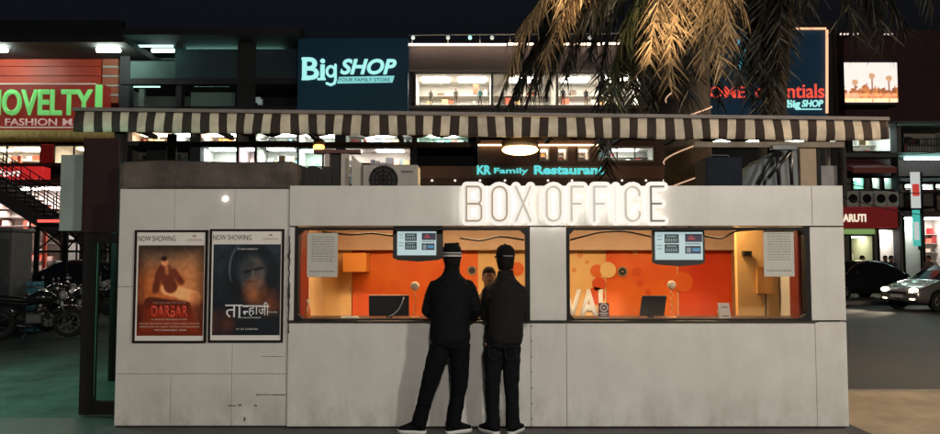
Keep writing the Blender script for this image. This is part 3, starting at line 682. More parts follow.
def person(J, label, cat='person', hair_m=None, jacket_m=None, trouser_m=None, shoe_m=None, group=None, hi=True, headgear=None, seated=False, sleeves=.062, legr=(.1, .08, .074, .082), torso=None, sole_m=None):
    """J: joints in world coordinates. body is one surface; clothes, hair and shoes are its children"""
    V = {k: Vector(v) if not isinstance(v, (int, float)) else v for k, v in J.items()}
    vs = .0075 if hi else .016
    base = Vector((V['pelvis'].x, V['pelvis'].y, 0))
    t = thing('person', label, cat, base, 0, group)
    yaw = J.get('yaw', 0); nk, hd = V['neck'], V['head']
    # --- body
    b = MB(); head_shape(b, hd, yaw, J.get('hs', 1))
    b.tube([nk-Vector((0, 0, .06)), nk, nk.lerp(hd, .5), hd-Vector((0, 0, .03))], [.075, .058, .054, .055], 14)
    ch, pv = V['chest'], V['pelvis']
    def oval(c, rx, ry, n=20): return [Vector((c.x+rx*math.cos(2*PI*k/n), c.y+ry*math.sin(2*PI*k/n), c.z)) for k in range(n)]
    b.ring_loft([oval(pv-Vector((0, 0, .1)), .12, .09), oval(pv, .155, .105), oval(pv.lerp(ch, .45), .14, .095), oval(ch, .16, .105), oval(ch.lerp(nk, .6), .13, .085), oval(nk-Vector((0, 0, .02)), .06, .055)])
    for s_ in 'LR':
        sh, el, wr = V['sh'+s_], V['el'+s_], V['wr'+s_]
        b.tube([ch.lerp(sh, .6), sh]+mids(sh, el, 3)[1:]+mids(el, wr, 3)[1:], [.05, .055, .05, .046, .042, .04, .034, .028], 12)
        hd_ = V.get('hd'+s_, Vector((0, 1, -.1))); hn = V.get('hn'+s_, Vector((0, 0, -1)))
        hand(b, wr, hd_, hn, V.get('ht'+s_, Vector((1 if s_ == 'L' else -1, 0, 0))), J.get('curl', .35))
        hp, kn, an = V['hip'+s_], V['kn'+s_], V['an'+s_]
        b.tube([hp+Vector((0, 0, .04))]+mids(hp, kn, 3)+mids(kn, an, 3)[1:], [.08, .08, .075, .066, .056, .054, .046, .038], 12)
        td = Vector(V['toe'+s_]).normalized()
        b.tube([an, an-Vector((0, 0, .04)), an-Vector((0, 0, .06))+td*.06, an-Vector((0, 0, .07))+td*.15], [.036, .036, .034, .026], 10)
    bo = b.build('body', M_skin, t); voxel(bo, vs*.8, 1)
    # --- jacket
    b = MB(); T = torso or (.2, .145, .205, .14)
    hem = pv+Vector((0, 0, J.get('hem', -.06)))
    b.ring_loft([oval(hem, T[0]*.94, T[1]*.95), oval(hem+Vector((0, 0, .05)), T[0], T[1]), oval(pv.lerp(ch, .4), T[0]*.97, T[1]*.96), oval(ch, T[2], T[3]), oval(ch.lerp(nk, .4), T[2]*.92, T[3]*.92), oval(ch.lerp(nk, .66), T[2]*.72, T[3]*.82), oval(ch.lerp(nk, .86), T[2]*.5, T[3]*.7), oval(nk-Vector((0, 0, .0)), .078, .082), oval(nk+Vector((0, -.006, .03)), .072, .078), oval(nk+Vector((0, -.010, .05)), .07, .076)])
    for s_ in 'LR':
        sh, el, wr = V['sh'+s_], V['el'+s_], V['wr'+s_]
        bl = V.get('bulge'+s_)
        b.tube([nk.lerp(sh, .45)-Vector((0, 0, .045)), sh]+mids(sh, el, 4)[1:]+mids(el, wr, 4)[1:], [.06, sleeves*1.12, sleeves*1.13, sleeves*1.06, sleeves*1.02, sleeves, sleeves*.97, sleeves*.9, sleeves*.8, sleeves*.72], 14)
    jo = b.build('jacket', jacket_m, t); voxel(jo, vs, 4, .006 if hi else .004, 9, (1, 1, 1.7))
    # --- trousers
    b = MB()
    b.ring_loft([oval(pv-Vector((0, 0, .13)), .12, .115), oval(pv-Vector((0, 0, .08)), T[0]*.93, .132), oval(pv+Vector((0, 0, .02)), T[0]*.92, .128)])
    for s_ in 'LR':
        hp, kn, an = V['hip'+s_], V['kn'+s_], V['an'+s_]
        r0, r1, r2, r3 = legr
        b.tube([hp+Vector((0, 0, .03)), hp]+mids(hp, kn, 3)[1:]+mids(kn, an-Vector((0, 0, .03)), 4)[1:], [r0*.9, r0, (r0*2+r1)/3, (r0+2*r1)/3, r1, r2*1.03, r2, r2, r3], 16)
    to = b.build('trousers', trouser_m, t); voxel(to, vs, 3, .0055 if hi else .005, 7, (1, 1, 1.5))
    # --- shoes
    for s_ in 'LR':
        an = V['an'+s_]; td = Vector(V['toe'+s_]); td.z = 0; td.normalize(); gz = J.get('ground', 0.0); sd = Vector((0, 0, 1)).cross(td)
        def sole(z, gr=0): return [Vector((an.x, an.y, gz+z))+td*(x)+sd*(y*(1+gr)) for x, y in ((-.075, 0), (-.066, .03), (-.03, .038), (.04, .036), (.10, .044), (.15, .042), (.188, .025), (.2, 0), (.188, -.025), (.15, -.04), (.10, -.04), (.04, -.034), (-.03, -.037), (-.066, -.03))]
        q = MB(); q.ring_loft([sole(.0), sole(.028, .04), sole(.032)]); so = q
        def up(z, k, x1): return [Vector((an.x, an.y, gz+z))+td*(-.07*k+(x+.075)*(x1+.07*k)/.275)+sd*y*k for x, y in ((-.075, 0), (-.066, .03), (-.03, .038), (.04, .036), (.10, .044), (.15, .042), (.188, .025), (.2, 0), (.188, -.025), (.15, -.04), (.10, -.04), (.04, -.034), (-.03, -.037), (-.066, -.03))]
        q2 = MB(); q2.ring_loft([up(.033, 1, .195), up(.055, .96, .185), up(.075, .88, .13), up(.1, .8, .075), up(.115, .78, .06)])
        sh_ = q2.build('shoe', shoe_m, t); so.build('sole', sole_m or mat('white_rubber', (.62, .62, .6), .6), sh_)
    # --- headgear / hair
    R = Matrix.Rotation(yaw, 3, 'Z'); hs = J.get('hs', 1)
    def hring(z, rx, ry, oy): return [hd+R@Vector((rx*hs*math.cos(2*PI*k/24), (oy+ry*math.sin(2*PI*k/24))*hs, z*hs)) for k in range(24)]
    if headgear == 'beanie':
        q = MB()
        zz = [(.0, .085, .104), (.018, .09, .109), (.03, .09, .109), (.034, .087, .107), (.042, .087, .107), (.046, .09, .109), (.056, .09, .109), (.060, .086, .106), (.085, .084, .103), (.112, .076, .092), (.132, .056, .07), (.142, .03, .038), (.145, .008, .01)]
        fs = q.ring_loft([hring(z-.01, rx, ry, -.006) for z, rx, ry in zz])
        mk = [1, 1, 1, 0, 1, 1, 0] ; mk = [0, 1, 0, 0, 1, 0, 0]
        for i, f in enumerate(fs[:24*12]):
            band = i//24; f.material_index = 1 if band in (1, 2, 5) and band != 3 else 0
        q.ellip(hd+Vector((.045, -.02, .125)), .026, .03, .014, 10); q.ellip(hd+Vector((-.05, -.02, .12)), .024, .03, .012, 10)
        q.build('beanie', [jacket_m, mat('grey_stripe', (.42, .40, .38), .9)], t)
        q = MB(); q.ring_loft([hring(-.1, .066, .064, -.032), hring(-.05, .074, .084, -.018), hring(0, .081, .1, -.012), hring(.02, .082, .1, -.01)]); hs_ = q.build('hair', hair_m, t)
    elif headgear == 'cap':
        q = MB(); q.ring_loft([hring(.005, .083, .103, -.008), hring(.03, .086, .106, -.008), hring(.07, .084, .1, -.008), hring(.1, .07, .086, -.008), (hring(.122, .045, .056, -.008)), hring(.13, .012, .014, -.008)])
        q.ellip(hd+Vector((0, -.008, .13))*1, .01, .01, .008, 8)
        br = [hd+R@Vector((.078*math.cos(a), .06+.115*math.sin(a), .012+.02*math.sin(a)))*hs for a in [PI*k/14 for k in range(15)]]
        lo = [p-Vector((0, 0, .006)) for p in br]; q.ring_loft([br, lo], close=True)
        q.build('cap', hair_m, t)
        q = MB(); q.tube([hd+R@Vector((.07*math.sin(a), -.008-.113*math.cos(a), .022))*hs for a in [-.75+1.5*k/8 for k in range(9)]], .007, 8, flat=(Vector((0, 1, 0)), .5)); q.build('strap', mat('grey_strap', (.16, .15, .14), .8), t)
        q = MB(); q.ring_loft([hring(-.1, .066, .064, -.032), hring(-.05, .076, .087, -.018), hring(0, .082, .1, -.012), hring(.02, .082, .1, -.01)]); q.build('hair', mat('black_hair', (.008, .007, .006), .85, spec=.1), t)
    else:
        q = MB(); rings = []
        for z, rx, ry, oy in ((-.05, .07, .07, -.032), (-.02, .079, .085, -.022), (.03, .081, .095, -.014), (.07, .078, .097, -.008), (.1, .062, .08, -.008), (.122, .04, .05, -.008), (.13, .012, .014, -.008)):
            rings.append(hring(z, rx, ry, oy))
        q.ring_loft(rings); q.build('hair', hair_m, t)
    wkids(t)
    for c in t.children:
        for g_ in c.children: g_.matrix_parent_inverse = Matrix()
    return t
M_jk1 = mat('black_jacket', (.004, .0045, .0055), .85, var=.3, scale=14, bump=.25, bscale=90, spec=.12)
M_jk2 = mat('charcoal_jacket', (.0062, .0056, .0054), .85, var=.3, scale=14, bump=.25, bscale=90, spec=.22)
M_tr1 = mat('black_trousers', (.0038, .0042, .0055), .9, var=.3, scale=10, bump=.2, bscale=120, spec=.1)
M_tr2 = mat('black_jeans', (.005, .0055, .007), .9, var=.4, scale=18, bump=.3, bscale=120, spec=.12)
M_shoe = mat('black_shoe', (.005, .005, .006), .8, spec=.1); M_hair = mat('black_hair', (.008, .007, .006), .85, spec=.1)
def J(px, py, Y): return P(px, py, Y)
hz = WZ0+.022
def onsill(px, Y): p = P(px, 318, Y); return Vector((p.x, Y, hz+.005))
m1 = dict(head=J(452, 257.5, -.2), neck=J(451.5, 273, -.225), chest=J(451, 293, -.255), pelvis=J(450, 333, -.3), hem=-.09,
    shL=J(434.5, 287, -.22), shR=J(469, 287, -.22), elL=J(427.5, 311, -.22), elR=J(475, 308, -.2), wrL=onsill(440, -.07), wrR=onsill(470, -.08),
    hdL=(.5, .6, -.02), hdR=(.25, .6, -.02), hnL=(0, 0, -1), hnR=(0, 0, -1), htL=(1, 0, 0), htR=(-1, 0, 0),
    hipL=J(440.5, 346, -.3), hipR=J(459.5, 346, -.3), knL=J(429.5, 383, -.29), knR=J(459.5, 385, -.25), anL=J(418.5, 421.5, -.22), anR=J(453, 422.5, -.22),
    toeL=(-1, .2, 0), toeR=(.9, .55, 0), yaw=.1)
person(m1, 'man in all black with a grey striped beanie leaning on the counter, legs apart', hair_m=M_hair, jacket_m=M_jk1, trouser_m=M_tr1, shoe_m=M_shoe, headgear='beanie', legr=(.098, .076, .066, .070), torso=(.182, .14, .19, .135), sleeves=.058)
m2 = dict(head=J(505, 258.5, -.2), neck=J(505.5, 276, -.22), chest=J(506, 297, -.25), pelvis=J(504, 334, -.28), hem=-.07,
    shL=J(489.5, 291, -.19), shR=J(520.5, 292, -.24), elL=J(485, 315, -.15), elR=J(524, 317, -.22), wrL=onsill(490, -.05), wrR=onsill(508, -.07),
    hdL=(.15, .6, -.02), hdR=(-.4, .6, -.02), hnL=(0, 0, -1), hnR=(0, 0, -1), htL=(1, 0, 0), htR=(-1, 0, 0),
    hipL=J(493.5, 348, -.28), hipR=J(511, 348, -.28), knL=J(492.5, 386, -.26), knR=J(511.5, 386, -.26), anL=J(493, 423, -.23), anR=J(513, 423.5, -.23),
    toeL=(-.6, .8, 0), toeR=(.5, .85, 0), yaw=.25)
person(m2, 'man in charcoal jacket and black cap standing with legs together at the counter', hair_m=mat('black_cap', (.007, .0065, .0065), .9, spec=.1), jacket_m=M_jk2, trouser_m=M_tr2, shoe_m=M_shoe, headgear='cap', legr=(.088, .067, .060, .066), torso=(.172, .14, .182, .135), sleeves=.057)
p2_ = [o for o in COL.objects if o.get('label', '').startswith('man in charcoal')][0]
for x0_, x1_, py_, nm in ((488.5, 500.5, 346, 'back_pocket'), (505, 517, 346.5, 'back_pocket')):
    q = MB(); z_ = P(500, py_, -.42).z; a_, c_ = P(x0_, py_, -.42).x, P(x1_, py_, -.42).x
    pts = [(a_, z_), (a_+.004, z_-.1), ((a_+c_)/2, z_-.125), (c_-.004, z_-.1), (c_, z_), (a_, z_)]
    q.tube([(x, -.415, z) for x, z in pts], .0035, 5); o_ = q.build(nm, mat('stitch_grey', (.02, .019, .018), .9, spec=.1), p2_); o_.matrix_parent_inverse = Matrix.Translation(p2_.location).inverted()
# clerk behind the glass
hc = P(489, 277.5, .7)
ck = dict(head=hc, hs=.88, neck=hc+Vector((0, .02, -.16)), chest=hc+Vector((0, .05, -.33)), pelvis=hc+Vector((0, .1, -.68)), hem=-.05,
    shL=hc+Vector((.17, .05, -.24)), shR=hc+Vector((-.17, .05, -.24)), elL=hc+Vector((.22, -.02, -.45)), elR=hc+Vector((-.22, -.02, -.45)), wrL=Vector((hc.x+.12, .52, WZ0+.02)), wrR=Vector((hc.x-.1, .52, WZ0+.02)),
    hdL=(-.2, -1, 0), hdR=(.2, -1, 0), hipL=hc+Vector((.09, .1, -.72)), hipR=hc+Vector((-.09, .1, -.72)), knL=hc+Vector((.1, -.0, -1.0)), knR=hc+Vector((-.1, -.0, -1.0)),
    anL=Vector((hc.x+.1, hc.y+.1, .1)), anR=Vector((hc.x-.1, hc.y+.1, .1)), toeL=(.1, -1, 0), toeR=(-.1, -1, 0), yaw=PI, ground=.02)
person(ck, 'ticket clerk with dark hair behind the glass between the two men', hair_m=M_hair, jacket_m=mat('clerk_shirt', (.06, .03, .02), .8, var=.2), trouser_m=M_tr1, shoe_m=M_shoe, hi=False)

# ================================================================== dark side screen and blank signboard left of the kiosk
YS = .62
def sp(px, py): return P(px, py, YS)
xa, xb, xc, xd = sp(84, 300).x, sp(96, 300).x, X0-.012, sp(114, 300).x
t = thing('side_screen', 'dark framed glass screen with a maroon board on top, beside the kiosk', 'screen', (xa, YS, 0))
q = MB(); q.box(xa, xb, YS-.05, YS+.06, 0, sp(90, 141).z, bev=.004); q.box(xb, xc, YS-.04, YS+.05, .0, sp(100, 401).z, bev=.004); q.box(xb, xc, YS-.04, YS+.05, sp(100, 243).z, sp(100, 233.5).z)
q.build('frame', M_dark, t)
q = MB(); q.box(xb+.002, xc, YS, YS+.008, sp(100, 401).z, sp(100, 243).z); q.build('pane', M_tint, t)
q = MB(); q.box(xa-.012, P(118, 200, YS-.07).x, YS-.075, YS-.052, sp(100, 233).z, sp(100, 139.5).z, bev=.004); q.build('header_board', mat('maroon_board', (.022, .008, .008), .6, var=.3, scale=3, spec=.25), t)
wkids(t)
a_, c_ = P(62.5, 155, .75), P(84.5, 231, .75)
t = thing('signboard', 'blank grey-green signboard mounted on the left of the maroon board', 'signboard', ((a_.x+c_.x)/2, .75, c_.z))
q = MB(); q.box(a_.x, c_.x, .72, .78, c_.z, a_.z, bev=.006); q.build('panel', mat('greygreen_board', (.24, .30, .27), .5, var=.18, scale=2.5), t)
q = MB(); q.box(c_.x+.001, xa+.05, .69, .75, a_.z-.25, a_.z-.2); q.box(c_.x+.001, xa+.05, .69, .75, c_.z+.15, c_.z+.2); q.build('bracket', M_dark, t); wkids(t)

# ================================================================== things on the kiosk roof
RZ = TOP-.005
a, c = P(117, 160.5, .3), P(296, 186, .3)
t = thing('water_tank', 'long low brown-grey tank box on the left of the kiosk roof', 'tank', ((a.x+c.x)/2, .9, RZ))
q = MB(); q.box(a.x, c.x, .3, 1.5, TOPL-.0055, a.z, bev=.06); bmesh.ops.subdivide_edges(q.bm, edges=[e for e in q.bm.edges if e.calc_length() > .4], cuts=36, use_grid_fill=True)
for v in q.bm.verts:
    if v.co.z > TOPL+.02:
        n_ = noise.noise(Vector((v.co.x*1.6, v.co.z*3, 4)))+.5*noise.noise(Vector((v.co.x*5, v.co.z*6, 8))); v.co.y += .03*n_; v.co.z += .018*noise.noise(Vector((v.co.x*2.2, v.co.y, 1)))
q.build('body', mat('brown_grey_sheet', (.088, .074, .062), .85, var=.6, scale=2.2, bump=.5, bscale=7, spec=.2), t)
wkids(t)
# air conditioner
YA = .55; a, c = P(362.5, 164.5, YA), P(418, 186, YA)
t = thing('air_conditioner', 'pale air conditioner outdoor unit on the kiosk roof beside the white posts', 'air conditioner', ((a.x+c.x)/2, YA, RZ))
M_ac = mat('ac_paint', (.27, .24, .21), .5, var=.12); fz = (a.z+RZ)/2-.02; fx = a.x+(c.x-a.x)*.38; fr_ = .15
q = MB(); q.box(a.x, c.x, YA, YA+.34, RZ+.03, a.z, bev=.012); q.box(a.x+.06, a.x+.12, YA+.02, YA+.32, RZ, RZ+.03); q.box(c.x-.12, c.x-.06, YA+.02, YA+.32, RZ, RZ+.03); q.build('casing', M_ac, t)
q = MB(); q.disc((fx, YA-.003, fz), fr_, .01, mi=0); q.build('fan_opening', M_core, t)
q = MB()
for r_ in (.05, .09, .128): q.tube([(fx+r_*math.cos(k*PI/14), YA-.014, fz+r_*math.sin(k*PI/14)) for k in range(29)], .0035, 6)
for k in range(8): q.tube([(fx, YA-.014, fz), (fx+fr_*math.cos(k*PI/4), YA-.014, fz+fr_*math.sin(k*PI/4))], .003, 6)
q.build('grille', mat('dark_grille', (.008, .008, .008), .9, spec=.1), t)
q = MB(); lx = a.x+(c.x-a.x)*.8; q.box(lx-.06, lx+.06, YA-.004, YA+.001, a.z-.085, a.z-.065); q.build('badge', M_plast, t); wkids(t)
# white post frame
YF = .75; t = thing('post_frame', 'white timber post frame standing on the roof left of the air conditioner', 'frame', (P(338, 180, YF).x, YF, RZ))
q = MB(); ztop = P(338, 154, YF).z
for px0, px1 in ((327, 331.5), (343, 350.5)): q.box(P(px0, 0, YF).x, P(px1, 0, YF).x, YF-.03, YF+.03, RZ, ztop, bev=.003)
q.build('post', mat('white_post', (.36, .32, .28), .6, var=.15), t)
q = MB(); q.box(P(316, 0, YF).x, P(362, 0, YF).x, YF-.05, YF+.05, ztop+.001, P(338, 150, YF).z, bev=.006); q.build('top_rail', mat('maroon_wood', (.08, .025, .02), .6, var=.3), t)
q = MB(); q.box(P(332, 0, YF).x, P(342.5, 0, YF).x, YF, YF+.02, RZ, ztop-.002); q.build('infill', M_core, t); wkids(t)
# second, slanting white panel beside it
q = MB(); A = [P(352, 155, .62), P(362, 164, .62), P(362, 186, .62), P(352, 186, .62)]
q.prism([(p.x, max(p.z, RZ)) for p in A], .6, .63); tagp(q.build('slanted_board', mat('white_post', (.36, .32, .28), .6)), 'narrow white slanted panel between the post frame and the air conditioner', 'panel')
# dark bundle left of the posts
q = MB()
for k in range(5):
    x0 = P(296+k*6, 180, .6).x; q.box(x0, x0+.1, .5+.03*k, .9, RZ, P(300, 166+3*(k % 2), .6).z, bev=.02, rot=Matrix.Rotation(.05*k-.1, 3, 'Z'))
tagp(q.build('crate_heap', M_core), 'dark heap of boxes on the roof left of the white posts', 'heap')
# right: wrapped grey tarpaulin, floodlight legs, posts
YR = 1.0; a, c = P(742, 147, YR), P(799, 184, YR)
q = MB(); n = 18
front = [(a.x+(c.x-a.x)*i/n, RZ+(a.z-RZ)*min(1, .25+.85*(i/n)**.6)+.01*math.sin(i*1.7)) for i in range(n+1)]
q.ring_loft([[Vector((x, YR+dy+.02*math.sin(x*20), RZ if lo else z)) for x, z in front] for dy, lo in ((0, 1), (.02, 0), (.5, 0), (.52, 1))], close=False, cap=False)
tagp(q.build('tarpaulin', mat('grey_tarp', (.17, .185, .19), .7, var=.2, scale=3, bump=.3, bscale=6)), 'grey tarpaulin draped on the right of the kiosk roof', 'tarpaulin')
t = thing('equipment_stand', 'black stand with crossed legs in front of the grey tarpaulin', 'stand', (P(765, 180, .8).x, .8, RZ))
for p0, p1 in (((776, 149), (758, 185)), ((777, 149), (779, 185)), ((790, 149), (792, 185)), ((790, 152), (768, 178))):
    q = MB(); A, C = P(*p0, .8), P(*p1, .8); C.z = max(C.z, RZ); q.tube([A, C], .02, 8); q.build('leg', M_plast, t)
q = MB(); A, C = P(772, 145, .78), P(797, 150, .78); q.box(A.x, C.x, .76, .84, C.z, A.z, bev=.005); q.build('head', M_plast, t); wkids(t)
t = thing('equipment_box', 'dark blue-black box on the roof right of the lit letters', 'box', (P(722, 180, .7).x, .7, RZ))
a, c = P(706, 157, .7), P(743, 185, .7)
q = MB(); q.box(a.x, c.x, .7, 1.1, RZ, a.z, bev=.015); q.build('case', mat('navy_case', (.010, .013, .020), .8, spec=.15, var=.3), t)
q = MB(); q.box(a.x+.08, c.x-.04, .694, .699, RZ+.01, RZ+.06); q.build('label_strip', mat('label_grey', (.3, .3, .28), .7), t)
q = MB(); q.tube([(a.x+.08, .85, a.z), (a.x+.1, .85, a.z+.04), (c.x-.1, .85, a.z+.04), (c.x-.08, .85, a.z)], .01, 8); q.build('handle', M_plast, t); wkids(t)
for px0, px1, m, lab in ((795, 811, mat('tan_post', (.3, .22, .15), .7, var=.15), 'broad tan post between the tarpaulin and the black post'), (811.5, 815.5, M_dark, 'thin black post right of the tan post on the kiosk roof'), (837, 840.5, M_dark, 'thin black post at the right end of the kiosk roof')):
    q = MB(); q.box(P(px0, 0, 1.3).x, P(px1, 0, 1.3).x, 1.27, 1.33, RZ, P(800, 147.5, 1.3).z, bev=.004); tagp(q.build('roof_post', m), lab, 'post')
q = MB(); a, c = P(816, 166, 1.45), P(836.5, 185, 1.45); q.box(a.x, c.x, 1.43, 1.46, RZ, a.z); tagp(q.build('grey_board', mat('grey_sheet', (.2, .19, .19), .6, var=.3, scale=5)), 'grey board between the two black posts at the right end', 'board')
q = MB(); q.box(P(690, 0, 1.3).x, P(837, 0, 1.3).x, 1.22, 1.262, P(760, 147.5, 1.24).z, P(760, 142, 1.24).z, bev=.004); tagp(q.build('timber_beam', mat('grey_timber', (.2, .16, .12), .8, var=.3, scale=4)), 'long grey timber beam resting across the roof posts on the right', 'beam')

# ================================================================== striped canopy
YC = 2.7
cl, cr = P(76, 108, YC), P(886, 117.5, YC)
canopy = thing('striped_canopy', 'long canopy with a dark and cream striped valance behind the kiosk', 'canopy', ((cl.x+cr.x)/2, YC, 0))
def ct(x, off=0): u = (x-cl.x)/(cr.x-cl.x); return cl.z+(cr.z-cl.z)*u+off-.045
# valance: strip mesh, one colour per stripe, gentle folds, sagging hem
q = MB(); pitch = (P(884, 0, YC).x-P(84, 0, YC).x)/45.4; x = cl.x+.02; k = 0
Lh = .27; first = None
def vp(x, v):
    hem = Lh*(1+.015*math.sin(x*3.1)+.03*noise.noise(Vector((x*1.3, 0, 0))))
    if x > cr.x-.35: hem *= 1-.1*(x-cr.x+.35)/.35
    return Vector((x+.02*v*math.sin(x*5), YC-.03-.03*math.sin(v*2.2)-.022*v*math.sin(x*2*PI/pitch*.25)-.02*v*noise.noise(Vector((x*4, v, 1))), ct(x)-.01-v*hem))
while x < cr.x-.01:
    x2 = min(cr.x, x+pitch*(.5+(.03*math.sin(k*2.3))))
    n = 3; m = 6
    for i in range(n):
        for j in range(m):
            xa_, xb_ = x+(x2-x)*i/n, x+(x2-x)*(i+1)/n; v0, v1 = j/m, (j+1)/m
            f = q.quad([vp(xa_, v0), vp(xb_, v0), vp(xb_, v1), vp(xa_, v1)], mi=k % 2); f.smooth = True
    x = x2; k += 1
bmesh.ops.remove_doubles(q.bm, verts=q.bm.verts[:], dist=.0005)
va = q.build('valance', [mat('valance_dark', (.036, .022, .017), .85, var=.25, scale=5), mat('valance_cream', (.62, .53, .41), .85, var=.3, scale=3.5, bump=.2, bscale=8)], canopy)
so = va.modifiers.new('s', 'SOLIDIFY'); so.thickness = .006
q = MB(); q.ring_loft([[Vector((x, y, ct(x, dz))) for x, y, dz in ((xx, YC-.05, .0), (xx, YC-.05, .045), (xx, YC+.03, .045), (xx, YC+.03, 0))] for xx in (cl.x-.02, cr.x+.02)], smooth=False); q.build('front_rail', mat('rail_grey', (.2, .17, .16), .6, var=.2), canopy)
q = MB(); q.ring_loft([[Vector((xx, YC+.031, ct(xx, .0))), Vector((xx, YC+.031, ct(xx, .03))), Vector((xx, YC+1.9, ct(xx, .1))), Vector((xx, YC+1.9, ct(xx, .07)))] for xx in (cl.x, cr.x)], smooth=False); q.build('roof_sheet', mat('roof_dark', (.04, .035, .033), .8, var=.3), canopy)
q = MB()
for px in (100, 190, 290, 390, 480, 560, 640, 700, 780, 860):
    xx = P(px, 0, YC).x; q = MB(); q.box(xx-.03, xx+.03, YC+.04, YC+1.85, ct(xx, -.07), ct(xx, -.002)); q.build('rafter', M_dark, canopy)
q = MB(); q.box(cl.x+.3, P(470, 0, YC+1.2).x, YC+1.2, YC+1.26, P(300, 146.5, YC+1.2).z, P(300, 142, YC+1.2).z)
q.build('cross_beam', M_dark, canopy)
M_cp = mat('canopy_post', (.03, .028, .028), .5, metal=.3)
for px, Y in ((124, YC+.1), (820, YC+.1), (124, YC+1.8), (820, YC+1.8)):
    xx = P(px, 0, YC+.1).x; q = MB(); q.tube([(xx, Y, -.1), (xx, Y, ct(xx, -.002))], .075, 14); q.build('post', M_cp, canopy)
q = MB()   # sagging dark cloth folds hanging inside, behind the hem
for i in range(24):
    x0_ = P(190+i*24, 0, YC+.3).x; x1_ = P(190+i*24+24, 0, YC+.3).x; sg = .06+.16*abs(noise.noise(Vector((i*.83, 2, 0))))
    pts = []
    for jx in range(7):
        u = jx/6; pts.append((x0_+(x1_-x0_)*u, sg*(1-(2*u-1)**2)))
    q.prism([(x, ct(x, -.07)) for x, _ in pts]+[(x, ct(x, -.2)-s_*.5) for x, s_ in reversed(pts)], YC+.3, YC+.32)
q.build('under_cloth', mat('dark_cloth', (.03, .02, .018), .9), canopy)
wkids(canopy)
# lit floodlights hung under the canopy
def flood(px, py, Y, w_, h_, color, est, power, label, aim):
    c = P(px, py, Y); t = thing('hanging_lamp', label, 'lamp', c)
    q = MB(); q.ellip((0, 0, h_*.55), w_*.52, w_*.4, h_*.75, 20); q.build('shade', mat('lamp_shade', (.12, .09, .06), .5), t)
    q = MB(); q.ellip((0, -.01, -h_*.1), w_*.5, w_*.4, h_*.55, 20); q.build('bulb', glow('flood_%s' % px, color, est), t)
    q = MB(); q.cyl((0, 0, h_), (0, 0, max(.1, ct(c.x, -.01)-c.z)), .012); q.build('stem', M_dark, t)
    if power: bpy.context.view_layer.update(); lamp('light', 'POINT', (c.x, c.y-.15, c.z-.35), power, color, .15, parent=t)
flood(520, 149, YC+.35, .5, .13, (1, .66, .26), 6, 70, 'bright oval warm lamp hung under the middle of the canopy', None)
flood(319, 146.5, YC+.6, .16, .09, (1, .42, .1), 4, 6, 'small orange lamp hung under the left part of the canopy', None)

# ================================================================== palms
def bez(p0, p1, p2, n):
    return [p0*(1-t)**2+p1*2*t*(1-t)+p2*t*t for t in [i/n for i in range(n+1)]]
def frond(tree, pts, ln, nleaf, m, droop=1.0, wid=.04, rr=.03):
    q = MB(); n = len(pts)-1
    q.tube(pts, [rr*(1-.8*i/n) for i in range(n+1)], 6)
    nleaf = int(nleaf*(.95 if m is M_shaded else .72))
    for k in range(nleaf):
        s = .12+.88*k/(nleaf-1); f = s*n; i = min(n-1, int(f)); p = pts[i].lerp(pts[i+1], f-i); T = (pts[i+1]-pts[i]).normalized()
        up = Vector((0, 0, 1)); sd = T.cross(up)
        if sd.length < .2: sd = T.cross(Vector((0, 1, 0)))
        sd.normalize(); L0 = ln*(.55+.45*math.sin(PI*min(1, s*1.02)**.8))*random.uniform(.8, 1.15)
        for sg in (-1, 1):
            if random.random() < .1: continue
            d = (sd*sg*random.uniform(.25, .95)+T*random.uniform(.35, .85)+up*random.uniform(-.6, .08)+Vector((random.uniform(-.25, .25), random.uniform(-.25, .25), 0))).normalized()
            a = p; wv = T.cross(d); wv = (T*.8+up*.2+Vector((random.uniform(-.5, .5), random.uniform(-.5, .5), 0))).normalized(); prev = None; seg = 4
            for j in range(seg+1):
                wj = wid*(1-(j/seg)**1.6)*.5+.0015
                cur = (q.bm.verts.new(a-wv*wj), q.bm.verts.new(a+wv*wj))
                if prev: fc = q.bm.faces.new((prev[0], prev[1], cur[1], cur[0])); fc.material_index = 0
                prev = cur; d = (d+Vector((0, 0, -.13*droop))+Vector((random.uniform(-.06, .06), random.uniform(-.06, .06), 0))).normalized(); a = a+d*L0/seg
    return q.build('frond', m, tree, normals=False)
def leafm(name, c, c2):
    m = bpy.data.materials.new(name); m.use_nodes = True; nt = m.node_tree; b = nt.nodes['Principled BSDF']
    tc = nt.nodes.new('ShaderNodeTexCoord'); n = nt.nodes.new('ShaderNodeTexNoise'); n.inputs['Scale'].default_value = 7
    r = nt.nodes.new('ShaderNodeValToRGB'); r.color_ramp.elements[0].position = .38; r.color_ramp.elements[1].position = .62
    r.color_ramp.elements[0].color = (*c, 1); r.color_ramp.elements[1].color = (*c2, 1)
    nt.links.new(tc.outputs['Object'], n.inputs['Vector']); nt.links.new(n.outputs['Fac'], r.inputs['Fac']); nt.links.new(r.outputs['Color'], b.inputs['Base Color'])
    b.inputs['Roughness'].default_value = .5; return m
M_dry_lit = leafm('dry_frond_lit', (.36, .25, .13), (.2, .14, .07)); M_grn = leafm('green_frond', (.035, .045, .02), (.075, .075, .03))
M_shaded = leafm('shaded_frond', (.008, .009, .007), (.016, .016, .01))  # dry copy lightened as lamplit, shaded copy darkened as unlit leaves
M_bark = mat('palm_bark', (.055, .042, .032), .9, var=.4, scale=9, bump=.8, bscale=12)
